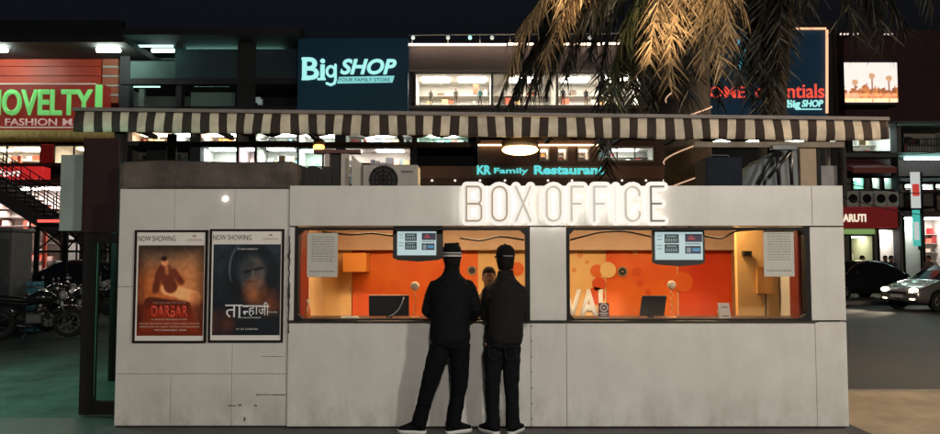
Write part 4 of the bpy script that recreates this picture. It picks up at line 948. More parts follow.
def palm_trunk(t, px0, px1, py, Y, ztop, xtop):
    a, c = P(px0, py, Y), P(px1, py, Y); r = (c.x-a.x)/2; x = (a.x+c.x)/2; q = MB(); pts = []; rad = []
    for i in range(40):
        s = i/39; pts.append((x+(xtop-x)*s*s, Y, -.11+(ztop+.11)*s)); rad.append(r*(1.12-.42*s)*(1+.035*(i % 2)))
    q.tube(pts, rad, 22); q.build('trunk', M_bark, t); return x, r
YP = 5.6
pc = P(690, -52, YP)
palm = thing('palm_tree', 'palm tree with golden lit drooping fronds and a light-wrapped trunk', 'palm tree', (P(686, 200, YP).x, YP, -.11))
px_, pr_ = palm_trunk(palm, 662, 711, 165, YP, pc.z, pc.x)
FR = [((560, -95), (508, 74), 4.6, .8, 150, M_dry_lit, -.5), ((570, -75), (520, 92), 5.4, .9, 140, M_shaded, .3), ((575, -60), (545, 62), 4.8, .8, 130, M_dry_lit, .3), ((590, -50), (566, 66), 5.2, .85, 120, M_shaded, -.2), ((600, -90), (515, 35), 4.9, .85, 120, M_dry_lit, -.8), ((600, -45), (590, 60), 5.9, .8, 150, M_shaded, .5), ((620, -20), (612, 100), 5.6, .9, 120, M_grn, .1), ((632, -10), (636, 96), 6.0, .85, 120, M_grn, .4), ((640, -20), (622, 75), 6.3, .8, 110, M_grn, .6),
      ((655, -30), (650, 62), 5.0, .75, 120, M_dry_lit, -.5), ((672, -20), (668, 84), 4.8, .75, 130, M_dry_lit, -.7), ((684, -20), (690, 96), 4.9, .75, 120, M_shaded, -.6), ((700, -30), (706, 66), 4.9, .75, 120, M_dry_lit, -.8), ((715, -40), (724, 40), 4.9, .7, 100, M_dry_lit, -.6), ((720, -60), (738, 80), 5.8, .8, 150, M_shaded, .5), ((715, -70), (730, 34), 4.7, .7, 110, M_dry_lit, -.7), ((705, -40), (722, 72), 4.8, .65, 110, M_dry_lit, -.8), ((640, -70), (560, 0), 4.6, .8, 120, M_dry_lit, -.7), ((650, -60), (628, 44), 5.7, .8, 150, M_shaded, .5), ((540, -130), (470, -60), 5.4, 1.0, 70, M_grn, .2), ((760, -110), (800, -10), 5.6, .9, 90, M_grn, .3), ((700, -90), (745, 10), 5.0, .8, 100, M_dry_lit, -.4),
      ((612, -30), (606, 172), 6.2, .7, 160, M_shaded, .6), ((600, -110), (560, 30), 5.2, .9, 130, M_dry_lit, .5), ((590, -30), (600, 150), 6.4, .6, 150, M_shaded, .7), ((575, -70), (512, 104), 6.3, .8, 150, M_shaded, .6), ((585, -60), (535, 92), 6.6, .8, 150, M_shaded, .7), ((630, -10), (610, 108), 6.5, .8, 160, M_shaded, .6), ((640, -10), (630, 110), 6.8, .8, 160, M_shaded, .7), ((655, -20), (652, 108), 6.6, .7, 150, M_shaded, .6), ((600, -55), (566, 78), 6.7, .7, 140, M_shaded, .7), ((560, -80), (497, 106), 5.6, .65, 200, M_shaded, .2), ((565, -70), (508, 108), 5.9, .65, 200, M_shaded, .3), ((570, -60), (526, 104), 5.5, .65, 200, M_shaded, .2), ((580, -60), (546, 92), 5.7, .65, 190, M_shaded, .3), ((690, -30), (720, 100), 6.7, .8, 150, M_shaded, .8)]
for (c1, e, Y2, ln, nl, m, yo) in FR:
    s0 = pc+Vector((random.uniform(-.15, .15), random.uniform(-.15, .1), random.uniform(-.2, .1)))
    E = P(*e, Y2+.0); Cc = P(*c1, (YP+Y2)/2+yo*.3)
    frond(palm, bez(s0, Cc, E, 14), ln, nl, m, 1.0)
wkids(palm)
# rope light round the trunk
q = MB(); turns = []; z0, z1 = P(690, 186, YP).z, P(690, 92, YP).z
for i in range(97):
    s = i/96; zz = z0+(z1-z0)*s; a = -1.1+s*2*PI*3; xc = px_+(pc.x-px_)*((zz+.11)/(pc.z+.11))**2; rr = pr_*(1.12-.42*(zz+.11)/(pc.z+.11))*1.055
    turns.append((xc+rr*math.sin(a), YP-rr*math.cos(a), zz+.06*math.sin(a)))
q.tube(turns, .012, 8); tagp(q.build('rope_light', glow('rope_glow', (1, .62, .42), .6)), 'dim warm rope light wound in a spiral around the palm trunk', 'rope light')
YP2 = 9.5; pc2 = P(792, -70, YP2)
palm2 = thing('palm_tree', 'dark unlit palm tree standing in front of the blue sign board', 'palm tree', (P(765, 200, YP2).x, YP2, -.11))
palm_trunk(palm2, 752, 778, 165, YP2, pc2.z, pc2.x)
for (c1, e, Y2, ln, nl) in [((760, -80), (752, 100), 9.6, 1.1, 150), ((765, -40), (775, 108), 9.0, 1.1, 150), ((755, -70), (743, 84), 9.9, 1.0, 130), ((780, -40), (764, 108), 9.3, 1.1, 150), ((775, -60), (782, 70), 8.8, 1.0, 140), ((768, -60), (758, 70), 9.1, 1.1, 140), ((830, -110), (856, 40), 9.0, 1.2, 130), ((850, -120), (885, 42), 9.4, 1.2, 130), ((870, -120), (935, 0), 9.4, 1.2, 120), ((820, -60), (806, 10), 9.8, .9, 90), ((780, -60), (770, 90), 10.4, 1.1, 130), ((845, -90), (872, 24), 10, 1.0, 120), ((840, -110), (905, 30), 9.7, 1.1, 120), ((740, -120), (715, -10), 9.6, 1.1, 90)]:
    frond(palm2, bez(pc2+Vector((random.uniform(-.2, .2), random.uniform(-.2, .2), 0)), P(*c1, (YP2+Y2)/2), P(*e, Y2), 12), ln, nl, M_shaded, 1.0, wid=.055)
wkids(palm2)

# ================================================================== far buildings across the road
YB = 26.0
GP = mat('green_lit_parapet', (.07, .15, .14), .6, var=.25, scale=1); BW = mat('dark_wall', (.03, .032, .036), .8, var=.3, scale=.5)  # left parapet's green is lamplight put into its base colour
BL = mat('blue_parapet', (.035, .075, .095), .6, var=.2, scale=.7); GW = mat('grey_render', (.17, .145, .15), .8, var=.2, scale=.4); MW = mat('maroon_render', (.085, .04, .045), .8, var=.2, scale=.5)
RW = mat('room_white', (.55, .53, .5), .7); GD = vcol('goods', .7)
PAL = {'warm': [(.5, .45, .38), (.6, .55, .48), (.35, .06, .03), (.45, .2, .05), (.1, .07, .05), (.55, .35, .15)], 'cool': [(.5, .55, .55), (.25, .45, .42), (.1, .2, .22), (.6, .6, .6), (.4, .1, .1), (.05, .06, .07)], 'mix': [(.6, .6, .58), (.04, .04, .05), (.5, .5, .48), (.3, .06, .05), (.05, .05, .05), (.15, .25, .28), (.55, .4, .25)], 'red': [(.5, .03, .03), (.6, .1, .06), (.55, .4, .35), (.6, .55, .5), (.2, .02, .02)]}
def pb(parent, name, m, *boxes, bev=0):
    q = MB()
    for (px0, px1, py0, py1, Y0, Y1) in boxes: pbox(q, px0, px1, py0, py1, Y0, Y1, bev=bev)
    return q.build(name, m, parent)
def room(parent, px0, px1, py0, py1, Y, depth=2.2, col=(1, .95, .85), est=5, goods=0, pal='warm', wall=RW, frame=None, mull=0, glassy=True):
    a, c = P(px0, py0, Y), P(px1, py1, Y); x0, x1, z0, z1 = a.x, c.x, c.z, a.z; y1 = Y+depth; e = .03
    q = MB()
    q.box(x0, x1, y1, y1+e, z0, z1); q.box(x0-e, x0, Y+.05, y1+e, z0-e, z1+e); q.box(x1, x1+e, Y+.05, y1+e, z0-e, z1+e); q.box(x0, x1, Y+.05, y1+e, z1, z1+e); q.box(x0, x1, Y+.05, y1+e, z0-e, z0)
    r = q.build('shop_room', wall, parent)
    q = MB(); w_ = x1-x0; n = max(1, int(w_/1.6))
    for i in range(n): xm = x0+w_*(i+.5)/n; q.box(xm-min(.6, w_/n*.42), xm+min(.6, w_/n*.42), Y+depth*.25, Y+depth*.6, z1-.05, z1-.012)
    q.build('ceiling_lamp', glow(f'shoplamp_{tuple(round(v,2) for v in col)}_{est}', col, est*4.6), r)
    if goods:
        q = MB(); H = z1-z0; sh = max(2, int(H/.45)); L = PAL[pal]
        for s_ in range(sh):
            zb_ = z0+H*s_/sh*.9; x = x0+.08; q.box(x0+.02, x1-.02, y1-.42, y1-.03, zb_+.001, zb_+.02, col=(.4, .38, .35))
            while x < x1-.2:
                ww = random.uniform(.08, .38)
                if random.random() < goods: q.box(x, min(x1-.05, x+ww*.9), y1-.38, y1-.06, zb_+.022, zb_+random.uniform(.12, .9*H/sh*.85), col=random.choice(L))
                x += ww
        for i in range(int(w_*goods*1.2)):   # hanging garments, posters and display stands near the glass
            x = random.uniform(x0+.1, x1-.3); hh = random.uniform(.2, .7)*H; zz = z0+random.uniform(0, 1)*(H-hh)*random.choice((0, 0, 1)); yy_ = Y+random.uniform(.3, depth*.55)
            q.box(x, x+random.uniform(.12, .4), yy_, yy_+.1, zz, zz+hh, col=random.choice(L))
        q.build('merchandise', GD, r)['kind'] = 'stuff'
    fr = frame or M_dark
    q = MB(); q.box(x0-.06, x1+.06, Y-.03, Y+.049, z1, z1+.08); q.box(x0-.06, x1+.06, Y-.03, Y+.049, z0-.08, z0); q.box(x0-.06, x0, Y-.03, Y+.049, z0, z1); q.box(x1, x1+.06, Y-.03, Y+.049, z0, z1)
    for i in range(1, mull+1): xm = x0+w_*i/(mull+1); q.box(xm-.03, xm+.03, Y-.02, Y+.04, z0, z1)
    wf = q.build('window_frame', fr, r)
    if glassy: q = MB(); q.box(x0, x1, Y+.05, Y+.056, z0, z1); q.build('glass_pane', M_glass, wf)
    return r
def tube_light(parent, px0, px1, py, Y, col, est, r=.05, name='tube_light', tk=4):
    a, c = P(px0, py, Y), P(px1, py, Y); q = MB(); q.cyl(a, c, r, 10); o = q.build(name, glow(f'tube_{col}_{est}', col, est*tk), parent); return o
TEAL = (.45, 1, .85); CW = (.85, 1, .95); WW = (1, .8, .5)

# ---- B1 fashion store, left
B1 = thing('fashion_store', 'red fronted fashion store with a lit upper floor at the far left', 'building', (P(30, 290, YB).x, YB, 0))
pb(B1, 'wall', BW, (-160, 121, 20, 56, YB+3, YB+3.4), (-160, 121, 128, 143, YB+.6, YB+3), (105, 121, 56, 290, YB+2.5, YB+3.4), (-160, 121, 143, 295, YB+3.1, YB+3.4))
q = MB()
for i in range(5): pbox(q, -160, 101, 57+i*9.6, 57+i*9.6+9, YB+.5+.05*i, YB+3)
q.build('red_panel', mat('red_cladding', (.46, .05, .022), .5, var=.2, scale=.8), B1)
q = MB()
for i in range(5): pbox(q, 102.5, 118, 58.5+i*9.4, 58.5+i*9.4+6.8, YB+.45, YB+.7)
q.build('red_louvre', mat('red_louvre', (.40, .12, .07), .5), B1)
q = MB()
for i in range(5): pbox(q, 102.5, 118, 56.2+i*9.4, 58.3+i*9.4, YB+.40, YB+.7)
q.build('pale_trim', mat('pale_trim', (.45, .42, .38), .6), B1)
pb(B1, 'roof_slab', BW, (-160, 124, 36, 42, YB-2.2, YB+3.2))
for a_, c_ in ((-30, 7), (97, 120), (-120, -70)):
    tube_light(B1, a_, c_, 50, YB-1.5, (.85, 1, .85), 13, .09)
q = MB(); a, c = P(-160, 130, YB-.3), P(116, 143, YB-.3); n = 160
rings = []
for i in range(n+1):
    x = a.x+(c.x-a.x)*i/n; y = YB-.3+.05*math.sin(i*1.5); hm = .04*abs(math.sin(i*.75))
    rings.append([Vector((x, y, a.z)), Vector((x, y-.12, (a.z+c.z)/2)), Vector((x, y-.2, c.z+hm)), Vector((x, y-.19, c.z+hm+.01)), Vector((x, y+.02, a.z+.01))])
q.ring_loft(rings, cap=False); q.build('awning_frill', mat('gold_cloth', (.42, .27, .08), .7, var=.2), B1)
room(B1, -160, 40, 146, 163, YB, 2.4, (1, .9, .72), 7, .9, 'warm', mull=5); room(B1, 55, 112, 146, 163, YB, 2.4, (1, .85, .6), 6, .9, 'warm', mull=2)
pb(B1, 'red_pier', mat('red_pier', (.45, .03, .025), .5), (41.5, 53.5, 144, 163, YB-.05, YB+.6))
pb(B1, 'floor_slab', BW, (-160, 121, 163.5, 166, YB-.1, YB+3))
pb(B1, 'ledge', BW, (-160, 121, 178.5, 184, YB+.1, YB+3))
room(B1, -160, 60, 186, 289, YB+.3, 2.6, (1, .84, .82), 9, .35, 'red', mull=6); room(B1, 64, 119, 186, 289, YB+.3, 2.6, (1, .93, .9), 9, .4, 'cool', mull=3)
wkids(B1)
t = thing('store_sign', 'large dark red NOVELTY FASHION MALL sign with green letters', 'sign', (P(30, 128, YB).x, YB-.2, P(30, 128, YB).z))
pb(t, 'board', mat('sign_maroon', (.16, .02, .018), .5, emit=(.35, .03, .02), est=.35), (-62, 103, 84.5, 129, YB-.2, YB+.45))
pb(t, 'border', mat('sign_border', (.5, .42, .36), .6, emit=(.9, .7, .55), est=.25), (-62, 95, 83, 84.4, YB-.24, YB+.1), (-62, 103, 126.5, 128, YB-.24, YB-.203))
GR = glow('novelty_green', (.24, .85, .22), .52, .5)
pb(t, 'end_strip', GR, (95.5, 101.5, 84.5, 107, YB-.26, YB-.203))
ptext('lettering', 'NOVELTY', -15, 92.5, 89.5, 115.5, YB-.203, .1, GR, t, bold=.02)
SP = glow('sign_pink', (.75, .5, .45), .42); ptext('small_lettering', 'FASHION', 5.5, 57, 118.5, 125.5, YB-.203, .03, SP, t, bold=.01); ptext('small_lettering', 'MALL', 63, 96, 118.5, 125.5, YB-.203, .03, SP, t, bold=.01)  # small letters glow mildly in place of light falling on them
wkids(t)
t = thing('shop_sign', 'small bright red shop sign with white script above the stairs', 'sign', (P(0, 178, YB).x, YB-.6, P(0, 178, YB).z))
pb(t, 'board', mat('sign_red', (.5, .02, .02), .5, emit=(.9, .03, .03), est=.5), (-90, 42, 166.5, 178, YB-.6, YB+.05))
ptext('lettering', 'fashion', -30, 20, 168.5, 176.5, YB-.603, .02, glow('script_white', (1, .9, .85), 1.1), t, shear=.3, bold=.015)
wkids(t)
# stairs with railing
YS2 = 20.6
t = thing('outdoor_staircase', 'dark outdoor staircase with a thin railing at the far left', 'staircase', (P(20, 222, YS2).x, YS2, .02))
A, C = P(-40, 160, YS2), P(63, 226, YS2); ns = 15; q = MB()
for i in range(ns):
    s = i/(ns-1); p = A.lerp(C, s); q.box(p.x-.18, p.x+.18, YS2, YS2+1.4, p.z-.06, p.z)
q.build('tread', M_steel if False else mat('stair_dark', (.05, .045, .045), .6), t)
q = MB()
for y in (YS2-.06, YS2+1.4):
    q.prism([(A.x, A.z-.1), (C.x, C.z-.1), (C.x, C.z-.62), (A.x, A.z-.62)], y, y+.06)
q.build('stringer', mat('stair_dark', (.05, .045, .045), .6), t)
q = MB()
for y in (YS2-.03, YS2+1.43):
    for dz in (.9, .62, .34): q.tube([A+Vector((0, y-YS2, dz)), C+Vector((0, y-YS2, dz))], .022, 6)
    for i in range(12): p = A.lerp(C, i/11); q.cyl((p.x, y, p.z-.12), (p.x, y, p.z+.9), .02, 6)
q.build('railing', M_dark, t)
q = MB(); q.box(C.x-.1, C.x+1.6, YS2-.05, YS2+1.45, C.z-.62, C.z-.5)
for xx in (C.x, C.x+1.5):
    for yy_ in (YS2, YS2+1.35): q.box(xx-.05, xx+.05, yy_-.05, yy_+.05, -.03, C.z-.622)
q.build('landing', mat('stair_dark', (.05, .045, .045), .6), t); wkids(t)
# gantry with cross bracing
YG = 17.6
t = thing('steel_gantry', 'dark steel gantry with crossed bracing over the parked motorcycles', 'gantry', (P(60, 250, YG).x, YG, -.02))
q = MB(); xs_ = [P(x, 240, YG).x for x in (37, 66, 85, 112)]; zt, zl = P(0, 227, YG).z, P(0, 251, YG).z
for x in xs_: q.box(x-.06, x+.06, YG-.06, YG+.06, -.02, zt)
q.build('post', M_dark, t)
q = MB(); q.box(xs_[0], xs_[-1], YG-.04, YG+.04, zt+.001, zt+.1); q.box(xs_[0], xs_[-1], YG-.035, YG+.035, zl-.05, zl+.02); q.build('rail', M_dark, t)
q = MB()
for x0_, x1_ in zip(xs_, xs_[1:]): q.tube([(x0_, YG-.02, zl), (x1_, YG-.02, zt)], .03, 6); q.tube([(x0_, YG+.02, zt), (x1_, YG+.02, zl)], .03, 6)
q.build('bracing', M_dark, t); tube_light(t, 38, 64, 221, YG, (1, .1, .08), .4, .045); wkids(t)

# ---- B2 dim arcade
B2 = thing('arcade_building', 'dim green-lit arcade with open galleries left of the blue sign', 'building', (P(210, 290, YB).x, YB, 0))
pb(B2, 'wall', BW, (121, 299, 28, 290, YB+2.6, YB+3))
pb(B2, 'floor_slab', BW, (121, 299, 29, 34.5, YB-1.3, YB+2.6), (121, 299, 78.2, 84, YB-.1, YB+2.6), (121, 299, 106, 131, YB+.3, YB+2.6), (121, 299, 141.5, 145.5, YB, YB+2.6))
pb(B2, 'parapet', GP, (124, 175, 61, 78, YB, YB+.15)); pb(B2, 'parapet', BL, (175.2, 238, 49, 78, YB+.001, YB+.15), (255, 297, 49, 78, YB+.001, YB+.15), (238.3, 254.7, 49, 78, YB+.08, YB+.2))
pb(B2, 'column', BW, (176, 183, 37.6, 49, YB, YB+.4), (238, 254.5, 30, 131, YB-.04, YB+.07), (121, 124, 30, 290, YB-.04, YB+.4), (176, 181, 84, 107, YB, YB+.4), (146, 168, 150, 166, YB+.4, YB+.8), (190, 200, 137, 175, YB-.05, YB+.4))
pb(B2, 'grey_door', mat('door_grey', (.3, .3, .29), .7), (139, 143.5, 87, 106, YB+.8, YB+1))
pb(B2, 'lit_panel', mat('teal_panel', (.3, .52, .46), .6), (191, 235, 86, 106, YB+1.6, YB+1.7))
for a_, c_, y_, es in ((126, 173, 46, .9), (184, 240, 51.5, 2.4), (243, 283, 51.5, 1.6), (126, 160, 86, 1.6), (194, 230, 85.5, 2.5)):
    tube_light(B2, a_, c_, y_, (YB+1 if y_ > 50 else YB-.7) if y_ < 60 else YB+.4, TEAL, es, .05)
tube_light(B2, 258, 276, 37.7, YB-.2, (1, .8, .7), .8, .02); tube_light(B2, 152, 174, 50.5, YB+.4, (.75, 1, .9), 1.4, .09)
pb(B2, 'gallery_wall', mat('gallery_wall', (.22, .3, .28), .7), (124, 298, 38, 60, YB+2.45, YB+2.59), (124, 190, 84, 107, YB+2.45, YB+2.59))
for px, py in ((252, 101), (258, 99), (129, 101), (260, 101)): pb(B2, 'chair_back', mat('pale_plastic_glow', (.5, .5, .5), .6, emit=(.6, .8, .8), est=.15), (px-2.2, px+2, py-2, py+3.5, YB+.4, YB+.5))  # chair backs emit slightly in place of gallery light on them
room(B2, 126, 172, 132, 141, YB+.3, 1.8, (1, .75, .5), 5, .8, 'warm'); room(B2, 174, 190, 132, 141, YB+.3, 1.8, CW, 6, .5, 'cool'); room(B2, 201, 236, 132, 141, YB+.3, 1.8, (1, .8, .65), 6, .5, 'warm'); room(B2, 256, 297, 132, 141, YB+.3, 1.8, CW, 6, .5, 'mix')
room(B2, 126, 188, 147, 165, YB+.9, 1.4, (.5, 1, .85), 4, .8, 'cool'); room(B2, 201, 236, 146.5, 177, YB+.3, 1.8, CW, 8, .25, 'cool'); room(B2, 239, 254, 146.5, 177, YB+.3, 1.8, (1, .85, .9), 6, .6, 'red'); room(B2, 257, 297, 146.5, 180, YB+.3, 1.8, CW, 6, .9, 'mix')
wkids(B2)

# ---- B3 bright mall, centre
B3 = thing('shopping_mall', 'grey shopping mall with a long bright white upper window', 'building', (P(480, 290, YB).x, YB, 0))
pb(B3, 'wall', GW, (299, 652, 46, 70, YB+.1, YB+3), (299, 413, 70, 132, YB+.4, YB+3), (413, 652, 107, 132, YB+.1, YB+3), (640, 652, 70, 107, YB+.1, YB+3))
pb(B3, 'rear_wall', BW, (299, 652, 132, 292, YB+2.7, YB+3))
pb(B3, 'cornice', mat('pale_cornice', (.35, .33, .3), .7), (408, 652, 69.5, 71.5, YB-.1, YB+.09), (408, 652, 106, 108, YB-.1, YB+.09))
tube_light(B3, 408, 506, 44.5, YB-.3, (1, .72, .5), 1.7, .05); tube_light(B3, 508, 600, 44, YB-.3, (1, .72, .5), 1.7, .05); tube_light(B3, 602, 650, 43.5, YB-.3, (1, .72, .5), 1.7, .05)
q = MB(); A, C = P(408, 35, YB-.2), P(652, 33, YB-.2); q.tube([A, C], .03, 6)
for px in (412, 448, 480, 510, 545, 580, 620, 648): a = P(px, 34.5, YB-.2); q.cyl(a, a-Vector((0, 0, .42)), .022, 6)
q.build('lamp_rail', mat('rail_pale', (.35, .35, .33), .5), B3)
for px, c_, e_ in ((413, CW, .7), (448, CW, .5), (470, TEAL, 1.2), (492, CW, .5), (545, CW, .6), (590, CW, .5)):
    q = MB(); a = P(px, 37.5, YB-.22); q.ellip(a, .09, .08, .1, 10); q.build('rail_lamp', glow(f'raillamp{px}', c_, e_), B3)
room(B3, 416, 491, 74, 105, YB+.1, 2.4, (1, .95, .8), 8.5, .25, 'warm', frame=mat('pale_cornice', (.35, .33, .3), .7), mull=0); room(B3, 493, 556, 74, 105, YB+.1, 2.4, (1, .94, .78), 8.5, .25, 'warm', frame=mat('pale_cornice', (.35, .33, .3), .7), mull=0); room(B3, 558, 640, 74, 105, YB+.1, 2.4, (1, .95, .82), 8.5, .2, 'warm', frame=mat('pale_cornice', (.35, .33, .3), .7), mull=1)
room(B3, 299, 335, 133, 143, YB+.2, 1.6, CW, 7, .5, 'cool'); room(B3, 345, 412, 133, 143, YB+.2, 1.6, CW, 8, 1, 'mix'); room(B3, 417, 468, 133.5, 143, YB+.2, 1.6, (.6, 1, .85), 8, .4, 'cool')
pb(B3, 'floor_slab', BW, (299, 652, 143.6, 147.5, YB, YB+2.7), (299, 470, 185, 200, YB, YB+2.7))
room(B3, 299, 322, 148.5, 184, YB+.2, 1.6, (.7, 1, .9), 7, .5, 'cool'); room(B3, 324, 410, 148.5, 184, YB+.2, 1.6, (1, .92, .85), 6, 1, 'mix')
pb(B3, 'pier', BW, (336, 344, 132, 290, YB-.1, YB+.2), (412.5, 416.5, 132, 290, YB-.1, YB+.2))
wkids(B3)
# shoppers / mannequins in the bright window
def mannequin(px, py1, hpx, Y, cols, label):
    b0 = P(px, py1, Y); h = hpx/738*(Y+7); t = thing('mannequin', label, 'mannequin', b0, 0, 'mannequins in the bright upper window')
    q = MB(); q.tube([(0, 0, h*.84), (0, 0, h*.87), (0, 0, h*.93), (0, 0, h*.99)], [.05*h/1.7, .06*h/1.7, .1*h/1.7, .05*h/1.7], 12); q.build('head', mat('mannequin_skin', (.3, .2, .15), .6), t)
    q = MB(); q.tube([(0, 0, h*.48), (0, 0, h*.62), (0, 0, h*.8), (0, 0, h*.85)], [.15*h/1.7, .15*h/1.7, .19*h/1.7, .07*h/1.7], 14, flat=(Vector((0, 1, 0)), .6))
    for sx in (-1, 1): q.tube([(sx*.17*h/1.7, 0, h*.8), (sx*.23*h/1.7, -.02, h*.62), (sx*.21*h/1.7, -.07, h*.47)], [.055*h/1.7, .05*h/1.7, .035*h/1.7], 8)
    q.build('top', mat(f'cloth{cols[0]}', cols[0], .8), t)
    q = MB()
    for sx in (-1, 1): q.tube([(sx*.08*h/1.7, 0, h*.5), (sx*.1*h/1.7, 0, h*.27), (sx*.11*h/1.7, 0, 0)], [.09*h/1.7, .065*h/1.7, .05*h/1.7], 10)
    q.build('trousers', mat(f'cloth{cols[1]}', cols[1], .8), t)
for px, hp, cs, lab in ((431, 16, ((.4, .38, .35), (.15, .14, .14)), 'pale dressed mannequin nearest the left end of the bright mall window'), (456, 17, ((.35, .3, .28), (.3, .25, .2)), 'beige dressed mannequin left of the teal one in the bright mall window'), (480, 17, ((.08, .3, .32), (.1, .09, .09)), 'mannequin with a teal top in the bright mall window'), (563, 18, ((.03, .03, .03), (.1, .05, .04)), 'black dressed mannequin in the bright window between the palm fronds'), (586, 17, ((.1, .1, .1), (.2, .12, .08)), 'grey dressed mannequin at the right end of the bright window')):
    mannequin(px, 104.6, hp, YB+.75, cs, lab)
# Big SHOP board
t = thing('shop_sign', 'dark blue board with glowing cyan Big SHOP lettering', 'sign', (P(352, 107, YB).x, YB-.6, P(352, 107, YB).z))
pb(t, 'board', mat('sign_blue', (.008, .03, .055), .45, emit=(.01, .07, .12), est=.12), (298, 408, 38, 113, YB-.6, YB+.09), bev=.02)
CY = glow('neon_cyan', (.42, .95, .9), .95, .3); CY2 = glow('neon_cyan_soft', (.3, .85, .85), .75, .3)
q = MB(); Yn = YB-.603
def pq(l): return [(P(x, y, YB-.6).x, P(x, y, YB-.6).z) for x, y in l]
ptext('big_lettering', 'Bi', 302.5, 325, 57.5, 79.8, Yn, .06, CY, t, bold=.02)
qg = MB(); gp = lambda x, y: (P(x, y, YB-.6).x, P(x, y, YB-.6).z)
stroke(qg, [gp(331+4*math.cos(k*PI/8), 71.5-5*math.sin(k*PI/8)) for k in range(17)], .11, YB-.66, YB-.603, cap=False); stroke(qg, [gp(335.6, 65), gp(335.6, 80), gp(334.4, 83.5), gp(331, 85), gp(327, 83.5)], .11, YB-.662, YB-.605)
qg.build('big_lettering', CY, t)
for (a_, c_, y0_, y1_) in ((301.5, 309, 57.5, 59.5), (301.5, 309, 77.8, 79.8), (317.2, 325.5, 77.8, 79.8)): pbox(q, a_, c_, y0_, y1_, YB-.664, YB-.603)
q.build('serif', CY, t)
ptext('shop_lettering', 'SHOP', 340.5, 396.5, 59, 74.5, Yn, .06, CY, t, shear=.25, bold=.03)
q = MB(); q.prism(pq([(339, 77), (394.5, 75.8), (392.5, 82.5), (337, 83.5)]), YB-.63, YB-.603); q.build('tag_bar', CY2, t)
ptext('tag_lettering', 'YOUR FAMILY STORE', 338, 390, 78, 81.5, YB-.6305, .01, mat('tag_dark', (.01, .05, .06), .5), t)
wkids(t)
# restaurant front
YK = 24.0
B6 = thing('restaurant', 'low brown restaurant front with small square windows behind the lit letters', 'building', (P(560, 290, YK).x, YK, 0))
pb(B6, 'fascia', mat('brown_fascia', (.30, .15, .09), .6, var=.2), (418, 692, 166, 178, YK, YK+.3)); pb(B6, 'lower_wall', mat('brown_wall', (.16, .09, .065), .7, var=.2), (418, 692, 178.2, 290, YK+.1, YK+1.5), (478, 692, 140, 147, YK+.1, YK+1.5), (478, 692, 161, 165.9, YK+.1, YK+1.5), (655, 692, 147, 161, YK+.1, YK+1.5), (478, 538, 147, 161, YK+.1, YK+1.5))
for px0, px1 in ((540, 549), (558, 567), (578, 589)):
    pb(B6, 'wall', mat('brown_wall', (.09, .05, .035), .7, var=.2), (px1+.2, px1+8.8, 147, 161, YK+.1, YK+1.5))
    room(B6, px0+.6, px1-.6, 148.5, 159.5, YK+.12, 1.2, (1, .8, .6), 2.2, .4, 'warm', frame=mat('pale_frame', (.4, .34, .28), .6))
room(B6, 599, 653, 148, 160, YK+.12, 1.2, (.9, 1, .95), 3, .3, 'cool', frame=mat('pale_frame', (.4, .34, .28), .6), mull=2)
for px in (432, 455, 480, 505, 548, 572, 622, 646, 664):
    q = MB(); a = P(px, 180.5, YK-.05); q.ellip(a, .05, .04, .05, 8); q.build('fairy_light', glow('fairy', (1, .9, .75), 1.2), B6)
tube_light(B6, 478, 600, 145, YK-.02, (1, .65, .35), 1.2, .035)
wkids(B6)
t = thing('restaurant_sign', 'glowing cyan KR Restaurant lettering on the brown fascia', 'sign', (P(540, 175, YK).x, YK-.05, P(540, 175, YK).z))
NC = glow('neon_rest', (.15, .85, .85), .85, .3)
ptext('name_lettering', 'KR', 477, 491, 165.5, 174.5, YK-.003, .08, NC, t, bold=.04); ptext('small_lettering', 'Family', 494, 528, 168, 175, YK-.003, .06, NC, t, bold=.02)
ptext('name_lettering', 'Restaurant', 534, 604, 165.5, 174.5, YK-.003, .08, NC, t, bold=.035); wkids(t)

# ---- B4 blue board building
B4 = thing('blue_store', 'dark store block behind the big blue sign board on the right', 'building', (P(760, 290, YB).x, YB, 0))
pb(B4, 'wall', BW, (652, 840, 22, 292, YB+.2, YB+3), (836, 843, 22, 292, YB-.2, YB+.19))
room(B4, 696, 836, 139, 147, YB-1.2, 1.3, CW, 5, .7, 'mix'); pb(B4, 'low_roof', BW, (690, 842, 148, 290, YB-1.1, YB+.19))
wkids(B4)
t = thing('store_sign', 'big blue sign board with red HOME essentials lettering and white tubes', 'sign', (P(770, 112, YB).x, YB-.4, P(770, 112, YB).z))
pb(t, 'board', mat('sign_navy', (.02, .05, .09), .5, emit=(.02, .10, .2), est=.11), (712, 828, 30, 116, YB-.4, YB+.19), bev=.02)
RD = glow('neon_red', (1, .10, .06), .95, .4)
ptext('home_lettering', 'HOME', 697, 745, 86.5, 98, YB-.403, .06, RD, t, bold=.004); ptext('essentials_lettering', 'essentials', 755, 824, 84, 98, YB-.403, .06, RD, t, bold=.004)
ptext('big_lettering', 'Big', 787, 800, 100, 110, YB-.403, .05, CY, t, bold=.03); ptext('shop_lettering', 'SHOP', 801.5, 823, 100, 107, YB-.403, .05, CY, t, shear=.2, bold=.02)
pb(t, 'underline', CY, (799, 822, 108.5, 109.6, YB-.44, YB-.403))
q = MB()
for pts in (((738, 74), (741, 60), (736, 48)), ((741, 60), (746, 50)), ((736, 48), (739, 40), (735, 38)), ((767, 43), (772, 39), (776, 44))):
    q = MB(); q.tube([P(x, y, YB-.46) for x, y in pts], .06, 8); q.build('neon_figure', glow('neon_sky', (.1, .7, .95), .9, .3), t)
tube_light(t, 757, 826, 28.5, YB-.45, (1, .50, .28), 1.3, .05, tk=1)
a, c = P(827, 30, YB-.45), P(827, 113, YB-.45); q = MB(); q.cyl(a, c, .055, 10); q.build('tube_light', glow('tube_side', (1, .50, .28), 1.3), t)
wkids(t)
